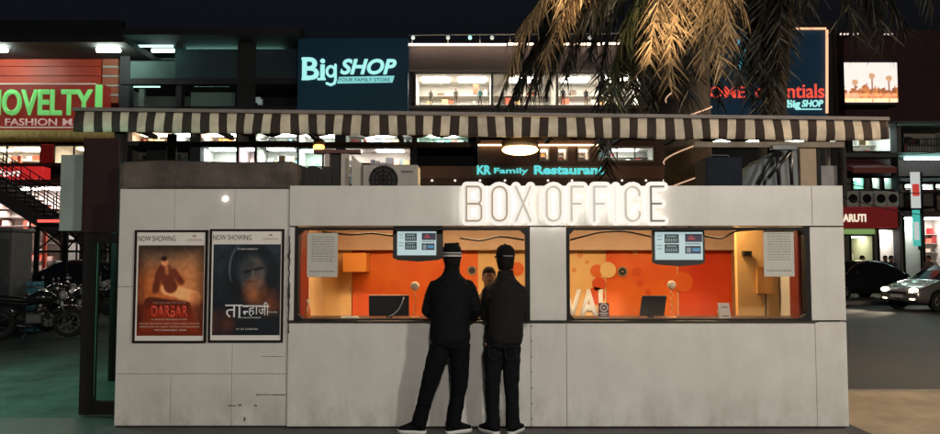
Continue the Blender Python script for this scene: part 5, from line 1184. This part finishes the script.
# ---- B5 shops, far right
B5 = thing('shop_block', 'maroon shop block with balconies and lit shops at the far right', 'building', (P(900, 290, YB).x, YB, 0))
pb(B5, 'wall', MW, (843.3, 1080, 30, 122, YB+1.4, YB+3), (843.3, 1080, 157, 176, YB+.6, YB+3), (843.3, 900, 176, 192, YB+1.45, YB+3), (843.3, 1080, 122, 292, YB+2.5, YB+3))
pb(B5, 'floor_slab', mat('slab_grey', (.12, .13, .13), .7), (843.3, 1080, 121, 124, YB-.2, YB+2.4), (843.3, 1080, 152.5, 157, YB-.2, YB+2.4), (900, 1080, 178, 181, YB-.1, YB+2.4))
pb(B5, 'column', BW, (897, 902, 122, 292, YB-.25, YB+.3), (848, 851, 125, 152, YB-.1, YB+.2), (965, 970, 122, 292, YB-.25, YB+.3))
room(B5, 903, 963, 125, 152, YB+.4, 2, (.8, 1, .92), 5, .5, 'cool', glassy=False); room(B5, 852, 896, 127, 151, YB+.4, 2, (.8, 1, .95), 4, .6, 'mix', glassy=False); room(B5, 971, 1080, 125, 152, YB+.4, 2, (.75, 1, .9), 2.5, .5, 'cool', glassy=False)
q = MB()
for px in range(904, 1078, 3): a, c = P(px, 139, YB-.1), P(px, 152.5, YB-.1); q.cyl(a, c, .015, 5)
q.tube([P(903, 139, YB-.1), P(1080, 139, YB-.1)], .03, 6); q.build('balcony_railing', M_dark, B5)
tube_light(B5, 905, 962, 158.5, YB-.3, (.55, 1, .9), 5, .06); tube_light(B5, 972, 1060, 158.5, YB-.3, (.55, 1, .9), 4, .06)
q = MB(); q.prism([(0, 0)], 0, 0) if False else None
a, c = P(839, 158.5, YB-.1), P(897, 173, YB-1.3)
q.ring_loft([[Vector((x, YB+.55, a.z)), Vector((x, YB-1.3, c.z+.25)), Vector((x, YB-1.3, c.z)), Vector((x, YB+.55, a.z-.15))] for x in (a.x, c.x)], smooth=False); q.build('awning', mat('red_awning', (.34, .10, .09), .8, var=.15), B5)
room(B5, 853, 864, 178, 189, YB+.3, 1, (.3, 1, .75), 4, 0); room(B5, 872, 880, 178, 189, YB+.3, 1, (.7, 1, .9), 3, .4, 'cool'); room(B5, 884, 892, 178, 189, YB+.3, 1, (.5, .9, .8), 2, .4, 'cool')
room(B5, 905, 934, 184, 206, YB+.3, 1.8, (.7, 1, .9), 10, .7, 'cool'); room(B5, 936, 962, 184, 210, YB+.3, 1.8, CW, 10, .5, 'red'); room(B5, 972, 1080, 182, 210, YB+.3, 1.8, CW, 5, .6, 'mix')
pb(B5, 'shop_floor_band', MW, (843.3, 1080, 211, 216, YB-.1, YB+2.4), (843.3, 1080, 189.5, 192, YB+.1, YB+2.4))
room(B5, 851, 874, 236, 290, YB+.3, 2, (.9, 1, .6), 2.4, .8, 'warm'); room(B5, 879, 896, 230, 290, YB+.3, 2, (1, .97, .9), 9, .2, 'warm'); room(B5, 904, 922, 217, 290, YB+.3, 2, CW, 10, .7, 'cool'); room(B5, 924, 962, 217, 290, YB+.3, 2, (1, .97, .92), 9, .35, 'red'); room(B5, 972, 1080, 217, 290, YB+.3, 2, CW, 6, .5, 'mix')
pb(B5, 'green_band', glow('green_band', (.45, .75, .25), .35), (845, 875, 229, 234, YB-.1, YB+.2))
wkids(B5)
tube_light(B5, 846, 895, 176, YB-1.0, (.75, 1, .88), .5, .03); tube_light(B5, 903, 962, 183, YB-.4, (.45, 1, .85), 2.2, .05); tube_light(B5, 846, 896, 124.8, YB-.1, (.7, 1, .9), 1.2, .04); tube_light(B5, 904, 962, 125, YB-.1, (.8, 1, .92), 1.6, .04); tube_light(B5, 876, 897, 229, YB-.1, (1, .95, .85), 2, .04)  # added tubes that brighten the air conditioners, balconies and shop fronts
q = MB()   # overhead picture box
t = thing('lit_billboard', 'bright white lit billboard showing orange furniture, above the maroon block', 'billboard', (P(870, 102, YB).x, YB, P(870, 102, YB).z))
pb(t, 'frame', BW, (843.5, 899, 60, 104.5, YB+.25, YB+1.39)); pb(t, 'face', glow('billboard_white', (1, .95, .9), .98), (845, 897, 62.5, 102, YB+.19, YB+.249))
OR = glow('bill_orange', (.75, .28, .1), .75); OB = glow('bill_brown', (.3, .12, .06), .7); OW = glow('bill_floor', (.9, .62, .4), .8)
pb(t, 'floor_picture', OW, (845, 897, 93, 102, YB+.185, YB+.1895))
def bfurn(u, v):
    n = noise.noise(Vector((u*9, v*5, 2))); n2 = noise.noise(Vector((u*21, v*14, 5))); c = (1.0, .93, .86)
    c = mixc(c, (.95, .72, .5), ss(.32, .18, v)); top = .36+.22*noise.noise(Vector((u*6.5, 0, 7)))+.1*n2
    if v < top and v > .1: c = mixc((.72, .26, .09), (.36, .12, .05), ss(-.25, .3, n2+n*.6))
    for cx_, hh_ in ((.2, .5), (.52, .66), (.84, .6)):
        if abs(u-cx_) < .012 and v < hh_: c = (.4, .18, .1)
        if math.hypot((u-cx_)*1.3, v-hh_) < .075: c = (.75, .42, .22)
    return c
A_, C_ = P(845, 102, YB+.18), P(897, 62.5, YB+.18); fo_ = grid_art('furniture_picture', A_.x, C_.x, A_.z, C_.z, YB+.185, 70, 50, bfurn, t)
fo_.data.materials.clear(); fo_.data.materials.append(vcol('lit_print', .5, .3, emit=.9))
wkids(t)
for px, lab in ((842, 'left'), (855, 'middle'), (886, 'right')):
    t = thing('spot_lamp', {'left': 'small string of pale lamps above the billboard, leftmost of three', 'middle': 'small string of pale lamps above the billboard, middle of three', 'right': 'small string of pale lamps above the billboard, rightmost of three'}[lab], 'lamp', P(px, 34, YB+.2))
    q = MB(); q.tube([(0, 1.2, .1), (0, .1, .1), (0, 0, .05)], .02, 6); q.build('arm', M_dark, t)
    for k in range(3): q = MB(); q.ellip((k*.16-.05, 0, 0), .055, .05, .05, 8); q.build('bulb', glow('spotlamp', (1, .85, .75), 1.0), t)
# shop signs on the right
def sign(px0, px1, py0, py1, Y, bm_, txt, tx, tm, label, th=.12, **k):
    t = thing('shop_sign', label, 'sign', (P((px0+px1)/2, py1, Y).x, Y, P(px0, py1, Y).z)); pb(t, 'board', bm_, (px0, px1, py0, py1, Y, Y+th))
    if txt: ptext('lettering', txt, tx[0], tx[1], tx[2], tx[3], Y-.003, .03, tm, t, **k)
    wkids(t); return t
sign(842, 898, 207, 228, YB-.35, mat('sign_deepred', (.14, .012, .012), .5, emit=(.3, .02, .02), est=.28), 'MARUTI', (837, 866, 214, 222), glow('sign_cream', (1, .85, .65), .9), 'dark red MARUTI shop sign above the parked cars', th=.44, bold=.03)
t = thing('shop_sign', 'tall narrow cyan and red banner sign between the lit shops at the right', 'sign', (P(916, 245, YB-.6).x, YB-.6, P(916, 245, YB-.6).z))
pb(t, 'panel', glow('banner_white', (.85, .9, .88), .55), (911, 921, 172, 208, YB-.6, YB-.52)); pb(t, 'panel', glow('banner_teal', (.1, .7, .6), .6), (913, 921, 210, 246, YB-.6, YB-.52)); pb(t, 'red_mark', glow('banner_red', (.8, .08, .06), .6), (912.5, 919.5, 184, 196, YB-.62, YB-.603)); pb(t, 'white_mark', glow('banner_white', (.85, .9, .88), .55), (914, 919.5, 222, 240, YB-.62, YB-.603)); pb(t, 'bracket', M_dark, (922.2, 925, 172, 250, YB-.58, YB-.1)); wkids(t)
# row of air conditioners above the red sign
for k, px in enumerate((853, 867, 881, 893)):
    a, c = P(px-6, 191, YB-.3), P(px+6, 206, YB-.3)
    t = thing('air_conditioner', ['outdoor air conditioner above the red sign, first from the left', 'outdoor air conditioner above the red sign, second from the left', 'outdoor air conditioner above the red sign, third from the left', 'outdoor air conditioner above the red sign, last on the right'][k], 'air conditioner', ((a.x+c.x)/2, YB-.3, c.z), 0, 'row of air conditioners above the red sign')
    q = MB(); q.box(a.x, c.x, YB-.3, YB+.05, c.z, a.z, bev=.02); q.box(a.x+.03, c.x-.03, YB-.25, YB+.58, c.z-.04, c.z-.001); q.build('casing', mat('far_ac', (.5, .52, .5), .6, var=.2), t)
    q = MB(); q.disc(((a.x+c.x)/2, YB-.305, (a.z+c.z)/2), (a.z-c.z)*.30, .012); q.build('fan', M_plast, t); wkids(t)
# overhead cables
for k, (A, C, lab) in enumerate(((P(842, 150, 14), P(1010, 128, 22), 'thin black overhead cable, highest of three crossing the right shops'), (P(838, 182, 14), P(1010, 176, 22), 'thin black overhead cable, middle of three crossing the right shops'), (P(838, 196, 14), P(1010, 205, 22), 'thin black overhead cable, lowest of three crossing the right shops'))):
    q = MB(); q.tube([A.lerp(C, i/12)-Vector((0, 0, .5*math.sin(PI*i/12))) for i in range(13)], .014, 6); tagp(q.build('overhead_cable', M_plast), lab, 'cable', 'cables over the road')

# ================================================================== vehicles
def wheel(t, x, y, r, w_):
    q = MB(); q.tube([(x, y-w_/2, r), (x, y-w_/2+.02, r), (x, y+w_/2-.02, r), (x, y+w_/2, r)], [r*.92, r, r, r*.92], 24); o = q.build('wheel', mat('tyre', (.015, .015, .015), .85), t)
    q = MB(); sgn = 1 if y > 0 else -1; yo = y+sgn*(w_/2+.004)
    q.tube([(x+r*.62*math.cos(a), yo, r+r*.62*math.sin(a)) for a in [k*PI/12 for k in range(25)]], .016, 6)
    for k in range(5): a = k*2*PI/5; q.tube([(x, yo, r), (x+r*.6*math.cos(a), yo, r+r*.6*math.sin(a))], .022, 6)
    q.disc((x, yo-sgn*.015, r), r*.6, .01); q.build('rim', mat('rim', (.3, .3, .3), .35, metal=.8), o)
def car(label, loc, rz, paint, lights=0, L=4.1, group=None, top=1.48):
    """front of the car at local x=0, length along +x"""
    t = thing('parked_car' if not lights else 'car', label, 'car', loc, rz, group)
    k = L/4.25
    S = [(0, .42, .58, .70), (.12, .30, .70, .80), (.5, .24, .82, .84), (1.0, .22, .96, .85), (1.15, .22, 1.0, .85), (1.55, .22, 1.27, .85), (1.9, .22, top-.05, .85), (2.4, .22, top, .85), (3.0, .22, top-.03, .85), (3.45, .22, top-.17, .84), (3.8, .25, 1.06, .83), (4.05, .3, .98, .80), (4.2, .4, .88, .76), (4.25, .48, .7, .7)]
    def ring(x, zb, zt, w_):
        cab = max(0, min(1, (zt-.98)/.35)); bl = min(zt-.02, .92); 
        half = [(w_*.86, zb), (w_*.97, zb+.1), (w_, zb+(bl-zb)*.5), (w_*.97, bl-.06), (w_*(.95-.02*cab), bl), (w_*(.9-.16*cab), bl+(zt-bl)*.85), (w_*(.72-.1*cab), zt-.008), (w_*.35, zt+.01*cab)]
        return [Vector((x*k, y, z)) for y, z in half]+[Vector((x*k, -y, z)) for y, z in reversed(half)]
    q = MB(); R = [ring(*s) for s in S]; q.ring_loft(R); q.build('body', paint, t)
    G = mat('car_glass', (.01, .012, .014), .08, spec=.8)
    def patch(i0, i1, a, b_, name, ins=.1):
        q = MB()
        for i in range(i0, i1):
            A, B_, C_, D_ = R[i][a], R[i+1][a], R[i+1][b_], R[i][b_]
            n = (B_-A).cross(D_-A).normalized(); c = (A+B_+C_+D_)/4
            if n.dot(c-Vector((c.x, 0, .8))) < 0: n = -n
            lo, hi = ins, 1-ins
            q.quad([A.lerp(D_, lo)+n*.008, B_.lerp(C_, lo)+n*.008, B_.lerp(C_, hi)+n*.008, A.lerp(D_, hi)+n*.008])
        return q.build(name, G, t)
    patch(4, 10, 4, 5, 'side_window'); patch(4, 10, 11, 10, 'side_window')
    for i0, i1, nm in ((4, 6, 'windscreen'), (8, 10, 'rear_window')):
        q = MB()
        for i in range(i0, i1):
            for a in range(6, 9):
                pts = [R[i][a], R[i+1][a], R[i+1][a+1], R[i][a+1]]; q.quad([p+Vector((-.006 if i0 == 4 else .006, 0, .012)) for p in pts])
        q.build(nm, G, t)
    for x in (.82, 3.4):
        for y in (-.76, .76): wheel(t, x*k, y*1.02, .31, .2)
        for y in (-1, 1): q = MB(); q.disc((x*k, y*.845, .33), .37, .03); q.build('wheel_arch', M_plast, t)
    HL = glow('headlight_on', (1, .86, .66), 8) if lights else mat('headlight_off', (.4, .4, .4), .15, spec=.8)
    for y in (-.58, .58):
        q = MB(); q.ellip((.09*k, y, .66), .09, .17, .085, 14); q.build('headlight', HL, t)
        q = MB(); q.ellip((4.2*k, y*1.05, .78), .06, .14, .1, 12); q.build('tail_light', mat('tail_red', (.25, .01, .01), .3), t)
        if lights: q = MB(); q.ellip((.06*k, y*.95, .40), .06, .12, .05, 12); q.build('fog_lamp', glow('fog_on', (1, .75, .5), 4), t)
        q = MB(); q.ellip((1.45*k, y/.58*.93, .98), .07, .1, .07, 10); q.build('mirror', paint, t)
    q = MB(); q.box(-.02, .05, -.38, .38, .55, .63, bev=.01); q.box(-.03, .08, -.7, .7, .3, .36, bev=.01); q.build('grille', M_plast, t)
    q = MB(); q.box(-.035, -.02, -.25, .25, .42, .52); q.build('number_plate', mat('plate', (.5, .5, .45), .5), t)
    q = MB()
    for y in (-1, 1):
        for x in (1.55, 2.5, 3.35): q.box(x*k-.005, x*k+.005, y*.853-.004, y*.853+.004, .3, .9)
        for x in (2.3, 3.1): q.box(x*k-.08, x*k+.08, y*.855-.012, y*.855+.012, .82, .85)
    q.build('door_line', M_plast, t)
    if lights:
        bpy.context.view_layer.update()
    return t
P_silver = mat('paint_silver', (.32, .3, .28), .25, metal=.6, coat=.8); P_black = mat('paint_black', (.012, .012, .014), .2, coat=.9); P_blue = mat('paint_navy', (.015, .02, .04), .2, coat=.9); P_white = mat('paint_white', (.5, .5, .48), .25, coat=.8)
# headlit silver car at the right, nose towards the camera's left
p = P(884, 303, 17.2)
p.x += .42
car('silver car with its headlights on driving in from the right edge', (p.x-.1, 17.0, -.1), math.radians(13), P_silver, lights=1)
hl = Matrix.Rotation(math.radians(13), 4, 'Z')
for y in (-.58, .58):
    v = Vector((p.x-.1, 17.0, -.1))+hl@Vector((-.05, y, .66)); lamp('headlight_beam', 'SPOT', v, 420, (1, .84, .62), .08, v+hl@Vector((-6, 0, -.62)), 70)
q = P(862, 292, 20.6); car('black parked car beside the far right shops, left of the headlit car', (q.x-1.5, 21.6, .02), math.radians(14), P_black)
q = P(845, 292, 20.6); car('dark blue parked car half hidden behind the right kiosk edge', (q.x-3.9, 21.2, .02), math.radians(8), P_blue)
car('dark parked car at the far left under the steel gantry', (P(8, 280, 18.5).x, 18.5, -.02), math.radians(4), P_black, top=1.55)
car('pale parked car seen between the dark screen post and the kiosk', (P(97, 280, 18.2).x, 18.4, -.02), math.radians(-6), P_white, top=1.52)

def motorcycle(label, loc, rz, col, group, scooter=False):
    t = thing('motorcycle', label, 'motorcycle', loc, rz, group); ty = mat('tyre', (.015, .015, .015), .85); ch = mat('bike_chrome', (.16, .16, .16), .3, metal=1)
    for x, nm in ((-.62, 'front_wheel'), (.62, 'rear_wheel')):
        q = MB(); q.tube([(x+.25*math.cos(a), 0, .3+.25*math.sin(a)) for a in [k*PI/12 for k in range(25)]], .05, 10); o = q.build('wheel', ty, t)
        q = MB(); q.tube([(x+.2*math.cos(a), 0, .3+.2*math.sin(a)) for a in [k*PI/12 for k in range(25)]], .012, 6)
        for k in range(8): q.tube([(x, 0, .3), (x+.2*math.cos(k*PI/4), 0, .3+.2*math.sin(k*PI/4))], .008, 5)
        q.tube([(x, -.06, .3), (x, .06, .3)], .035, 10); q.build('rim', ch, o)
    q = MB()
    for y in (-.07, .07): q.tube([(-.62, y, .3), (-.5, y, .62), (-.4, y, .9)], .022, 8)
    q.build('fork', ch, t)
    q = MB(); q.tube([(-.42, 0, .8), (-.1, 0, .6), (.05, 0, .32), (.4, 0, .34), (.62, 0, .3)], .03, 8); q.tube([(-.3, 0, .75), (.2, 0, .66), (.75, 0, .7)], .03, 8); q.tube([(.2, 0, .66), (.4, 0, .34)], .025, 8); q.build('frame', M_dark, t)
    q = MB(); q.tube([(-.36, 0, .76), (-.28, 0, .8), (-.1, 0, .82), (.06, 0, .76), (.12, 0, .72)], [.06, .12, .15, .11, .06], 14); q.build('tank', mat(f'bike{col}', col, .2, coat=.8), t)
    q = MB(); q.tube([(.08, 0, .76), (.2, 0, .77), (.5, 0, .8), (.78, 0, .84), (.84, 0, .84)], [.07, .12, .13, .1, .04], 14, flat=(Vector((0, 0, 1)), .5)); q.build('seat', mat('vinyl', (.015, .015, .015), .4), t)
    q = MB(); q.box(-.16, .16, -.13, .13, .28, .52, bev=.04); q.tube([(-.05, 0, .5), (-.12, 0, .64)], .09, 10); q.build('engine', mat('engine', (.1, .1, .1), .4, metal=.8), t)
    q = MB(); q.tube([(-.1, -.13, .35), (.1, -.15, .22), (.4, -.16, .26), (.85, -.17, .36)], [.025, .03, .05, .055], 10); q.build('exhaust', ch, t)
    q = MB(); q.tube([(-.3, -.36, .98), (-.36, -.2, 1.0), (-.4, 0, .95), (-.36, .2, 1.0), (-.3, .36, .98)], .016, 8); q.build('handlebar', ch, t)
    for y in (-.3, .3):
        q = MB(); q.tube([(-.36, y*.8, 1.0), (-.36, y, 1.14)], .007, 6); q.ellip((-.36, y, 1.17), .015, .06, .04, 10); q.build('mirror', ch, t)
    q = MB(); q.ellip((-.5, 0, .86), .08, .09, .09, 14); q.build('headlight', mat('headlight_off', (.4, .4, .4), .15, spec=.8), t)
    for x, s_ in ((-.62, 1), (.66, 1)):
        q = MB(); q.tube([(x+.33*math.cos(a), 0, .3+.33*math.sin(a)) for a in [PI*(.2+.6*k/8) for k in range(9)]], .065, 8, flat=(Vector((0, 0, 1)), .5)); q.build('mudguard', mat(f'bike{col}', col, .2, coat=.8), t)
    q = MB(); q.tube([(.1, .1, .25), (.15, .3, -.0)], .014, 6); q.build('kickstand', ch, t)
    return t
BG = 'motorcycles parked on the left yard'
zY = -.02
m_ = motorcycle('black motorcycle with a chrome exhaust, nearest of the parked row', (P(30, 336, 7.6).x-.1, 7.9, zY), math.radians(200), (.02, .02, .022), BG)
B_ = [('dark motorcycle parked behind the nearest one at the far left', (P(12, 330, 9).x, 9.2, zY), 188, None), ('dark motorcycle standing end-on left of the screen post', (P(72, 326, 9.4).x, 9.7, zY), 128, None), ('dark motorcycle in the back row beside the blue crates', (P(46, 310, 12).x, 12.2, zY), 205, None), ('dark motorcycle seen through the glass of the side screen', (P(104, 315, 11).x, 11.3, zY), 160, None), ('dark motorcycle in the back row under the gantry bracing', (P(78, 300, 13.5).x, 13.8, zY), 195, None)]
for lab, loc, rz, _ in B_: dup(m_, loc, math.radians(rz), lab, BG)
# stack of blue crates
YK2 = 9.3
for k in range(6):
    c = P(27, 300-k*7.6, YK2); z0 = zY+k*.182+.0015
    t = thing('plastic_crate', ['blue plastic crate at the bottom of the stack beside the motorcycles', 'blue plastic crate second from the bottom of the stack', 'blue plastic crate third from the bottom of the stack', 'blue plastic crate third from the top of the stack', 'blue plastic crate second from the top of the stack', 'blue plastic crate on top of the stack on the left'][k], 'crate', (c.x, YK2, z0), random.uniform(-.06, .06), 'stack of blue plastic crates')
    if k == 0: x_ = c.x
    t.location.x = x_
    q = MB(); q.box(-.26, .26, -.18, .18, 0, .02); 
    for y in (-.18, .165): q.box(-.26, .26, y, y+.015, .021, .07); q.box(-.26, .26, y, y+.015, .1, .178)
    for x in (-.26, .245): q.box(x, x+.015, -.164, .164, .021, .07); q.box(x, x+.015, -.164, .164, .1, .178)
    for x in (-.26, -.09, .08, .24): 
        for y in (-.178, .168): q.box(x, x+.02, y, y+.01, .071, .099)
    q.build('shell', mat('crate_blue', (.06, .22, .30), .4, var=.1), t)
    q = MB(); q.box(-.09, .09, -.186, -.181, .125, .16); q.build('handle', mat('crate_dark', (.02, .08, .1), .5), t)
t = thing('utility_cabinet', 'grey metal utility cabinet at the left edge of the yard', 'cabinet', (P(-6, 310, 8.6).x, 8.6, zY))
xw = P(11, 300, 8.6).x-P(-6, 310, 8.6).x; zc = P(0, 232, 8.6).z-zY
q = MB(); q.box(-xw, xw, 0, .7, .08, zc, bev=.02); q.box(-xw-.04, xw+.04, -.06, .76, zc+.001, zc+.09, bev=.03); q.box(-xw+.03, xw-.03, .03, .67, 0, .079); q.build('body', mat('cabinet_grey', (.09, .095, .1), .5, var=.2), t)
q = MB(); q.box(-xw+.05, xw-.05, -.014, -.002, .2, zc-.15, bev=.004); q.build('door', mat('cabinet_door', (.06, .065, .07), .5), t); q = MB(); q.box(xw-.12, xw-.09, -.04, -.015, zc*.5, zc*.5+.14); q.build('handle', M_steel, t)
for k, (px, Y) in enumerate(((72, 8.6),)):
    c = P(80, 330, Y); t = thing('bollard', 'short grey steel bollard beside the dark screen post', 'bollard', (P(79, 330, Y).x, Y, zY)); q = MB(); q.tube([(0, 0, 0), (0, 0, .7), (0, 0, .74)], [.045, .045, .02], 12); q.build('post', M_steel, t); q = MB(); q.tube([(0, 0, .6), (0, 0, .64)], .055, 12); q.build('collar', mat('chrome', (.5, .5, .5), .2, metal=1), t)

# ================================================================== distant people by the right shops
def far_person(px, Y, cols, yaw, label, h=1.68):
    x = P(px, 280, Y).x; g_ = .02; k = h/1.7
    def V(a, b_, c_): return Vector((x, Y, g_))+Matrix.Rotation(yaw, 3, 'Z')@Vector((a, b_, c_))*k
    R = Matrix.Rotation(yaw, 3, 'Z')
    d = dict(head=V(0, 0, 1.57), neck=V(0, -.02, 1.42), chest=V(0, -.01, 1.22), pelvis=V(0, 0, .94), hem=-.08, shL=V(-.17, 0, 1.36), shR=V(.17, 0, 1.36), elL=V(-.24, .02, 1.1), elR=V(.24, .02, 1.1), wrL=V(-.23, .1, .87), wrR=V(.2, .16, .9),
             hdL=R@Vector((0, .2, -1)), hdR=R@Vector((0, .6, -1)), hnL=R@Vector((1, 0, 0)), hnR=R@Vector((-1, 0, 0)), htL=R@Vector((0, 1, 0)), htR=R@Vector((0, 1, 0)),
             hipL=V(-.1, 0, .86), hipR=V(.1, 0, .86), knL=V(-.11, .02, .47), knR=V(.12, .05, .47), anL=V(-.12, 0, .09), anR=V(.14, -.03, .09), toeL=R@Vector((-.1, 1, 0)), toeR=R@Vector((.2, 1, 0)), yaw=yaw, ground=g_)
    return person(d, label, hair_m=M_hair, jacket_m=mat(f'far_top{cols[0]}', cols[0], .8), trouser_m=mat(f'far_leg{cols[1]}', cols[1], .8), shoe_m=M_shoe, hi=False, group='people by the far right shops', legr=(.09, .07, .06, .06), torso=(.17, .125, .18, .12), sleeves=.055)
far_person(886, 23.0, ((.03, .03, .035), (.02, .02, .025)), PI*.9, 'man in dark clothes standing in front of the bright narrow doorway, on the left')
far_person(892, 23.3, ((.06, .05, .05), (.03, .03, .04)), PI*1.1, 'man in brownish top standing in front of the bright doorway, on the right')
far_person(929, 23.2, ((.14, .10, .09), (.04, .04, .05)), PI*.6, 'person in a pale brown top outside the wide white shop at the right')
far_person(863, 23.4, ((.035, .035, .04), (.03, .03, .03)), PI*1.2, 'person in dark clothes under the green lit strip behind the parked cars')

# ================================================================== street lights, with one added fill, behind the camera and beside the yard
street_lamp(7.6, -9.6, 4.9, 3.6, -7.9, 1.6, 2120, (1, .93, .83), 'tall street lamp behind the viewer on the right that lights the kiosk front', 10)
street_lamp(1.2, -15.2, 6.0, .9, -13.4, 1.4, 2900, (1, .93, .83), 'unseen lamp added behind the viewer in the middle to fill the kiosk front', 9)  # fill lamp added to soften shadows on the wall
street_lamp(-9.9, -21.3, 4.05, -9, -20.6, .6, 600, (1, .88, .76), 'street lamp far behind the viewer on the left, mirrored in the cladding', 30)
street_lamp(-7.6, 1.4, 3.6, -5, 1.6, 1.2, 340, (.3, 1, .72), 'greenish street lamp standing at the left of the yard', 12, 145)
street_lamp(11.5, 2.5, 5.4, 8.0, 1.4, 1.6, 1500, (1, .72, .45), 'orange street lamp at the right beyond the kerb', 12)
# unseen floodlight added on the canopy roof to light the upper fronds
t = thing('flood_light', 'small added floodlight on the canopy roof aimed up at the palm', 'floodlight', (P(655, 100, YC+.9).x, YC+.9, ct(2.2, .1)))
bpy.context.view_layer.update()
q = MB(); q.box(-.1, .1, -.06, .06, 0.02, .14, bev=.01, rot=Matrix.Rotation(-.5, 3, 'X')); q.box(-.03, .03, -.03, .03, -.02, .03); q.build('housing', M_plast, t)
lamp('light', 'SPOT', t.location+Vector((0, .05, .2)), 1500, (1, .74, .48), .08, (P(632, -60, 5).x, 4.9, 9.0), 84, t)

# one weak moon
lamp('moon', 'SUN', (0, 0, 30), .004, (.7, .8, 1), 0, (5, 20, 0)).data.angle = math.radians(.5)

# ================================================================== render settings
sc.render.engine = 'CYCLES'; cy = sc.cycles
cy.use_denoising = True; cy.max_bounces = 6; cy.diffuse_bounces = 3; cy.glossy_bounces = 3; cy.transmission_bounces = 4; cy.transparent_max_bounces = 12
cy.sample_clamp_indirect = 4; cy.caustics_reflective = False; cy.caustics_refractive = False; cy.use_light_tree = True
vs_ = sc.view_settings; vs_.view_transform = 'Standard'; vs_.look = 'None'; vs_.exposure = 0; vs_.gamma = 1
vs_.use_curve_mapping = False
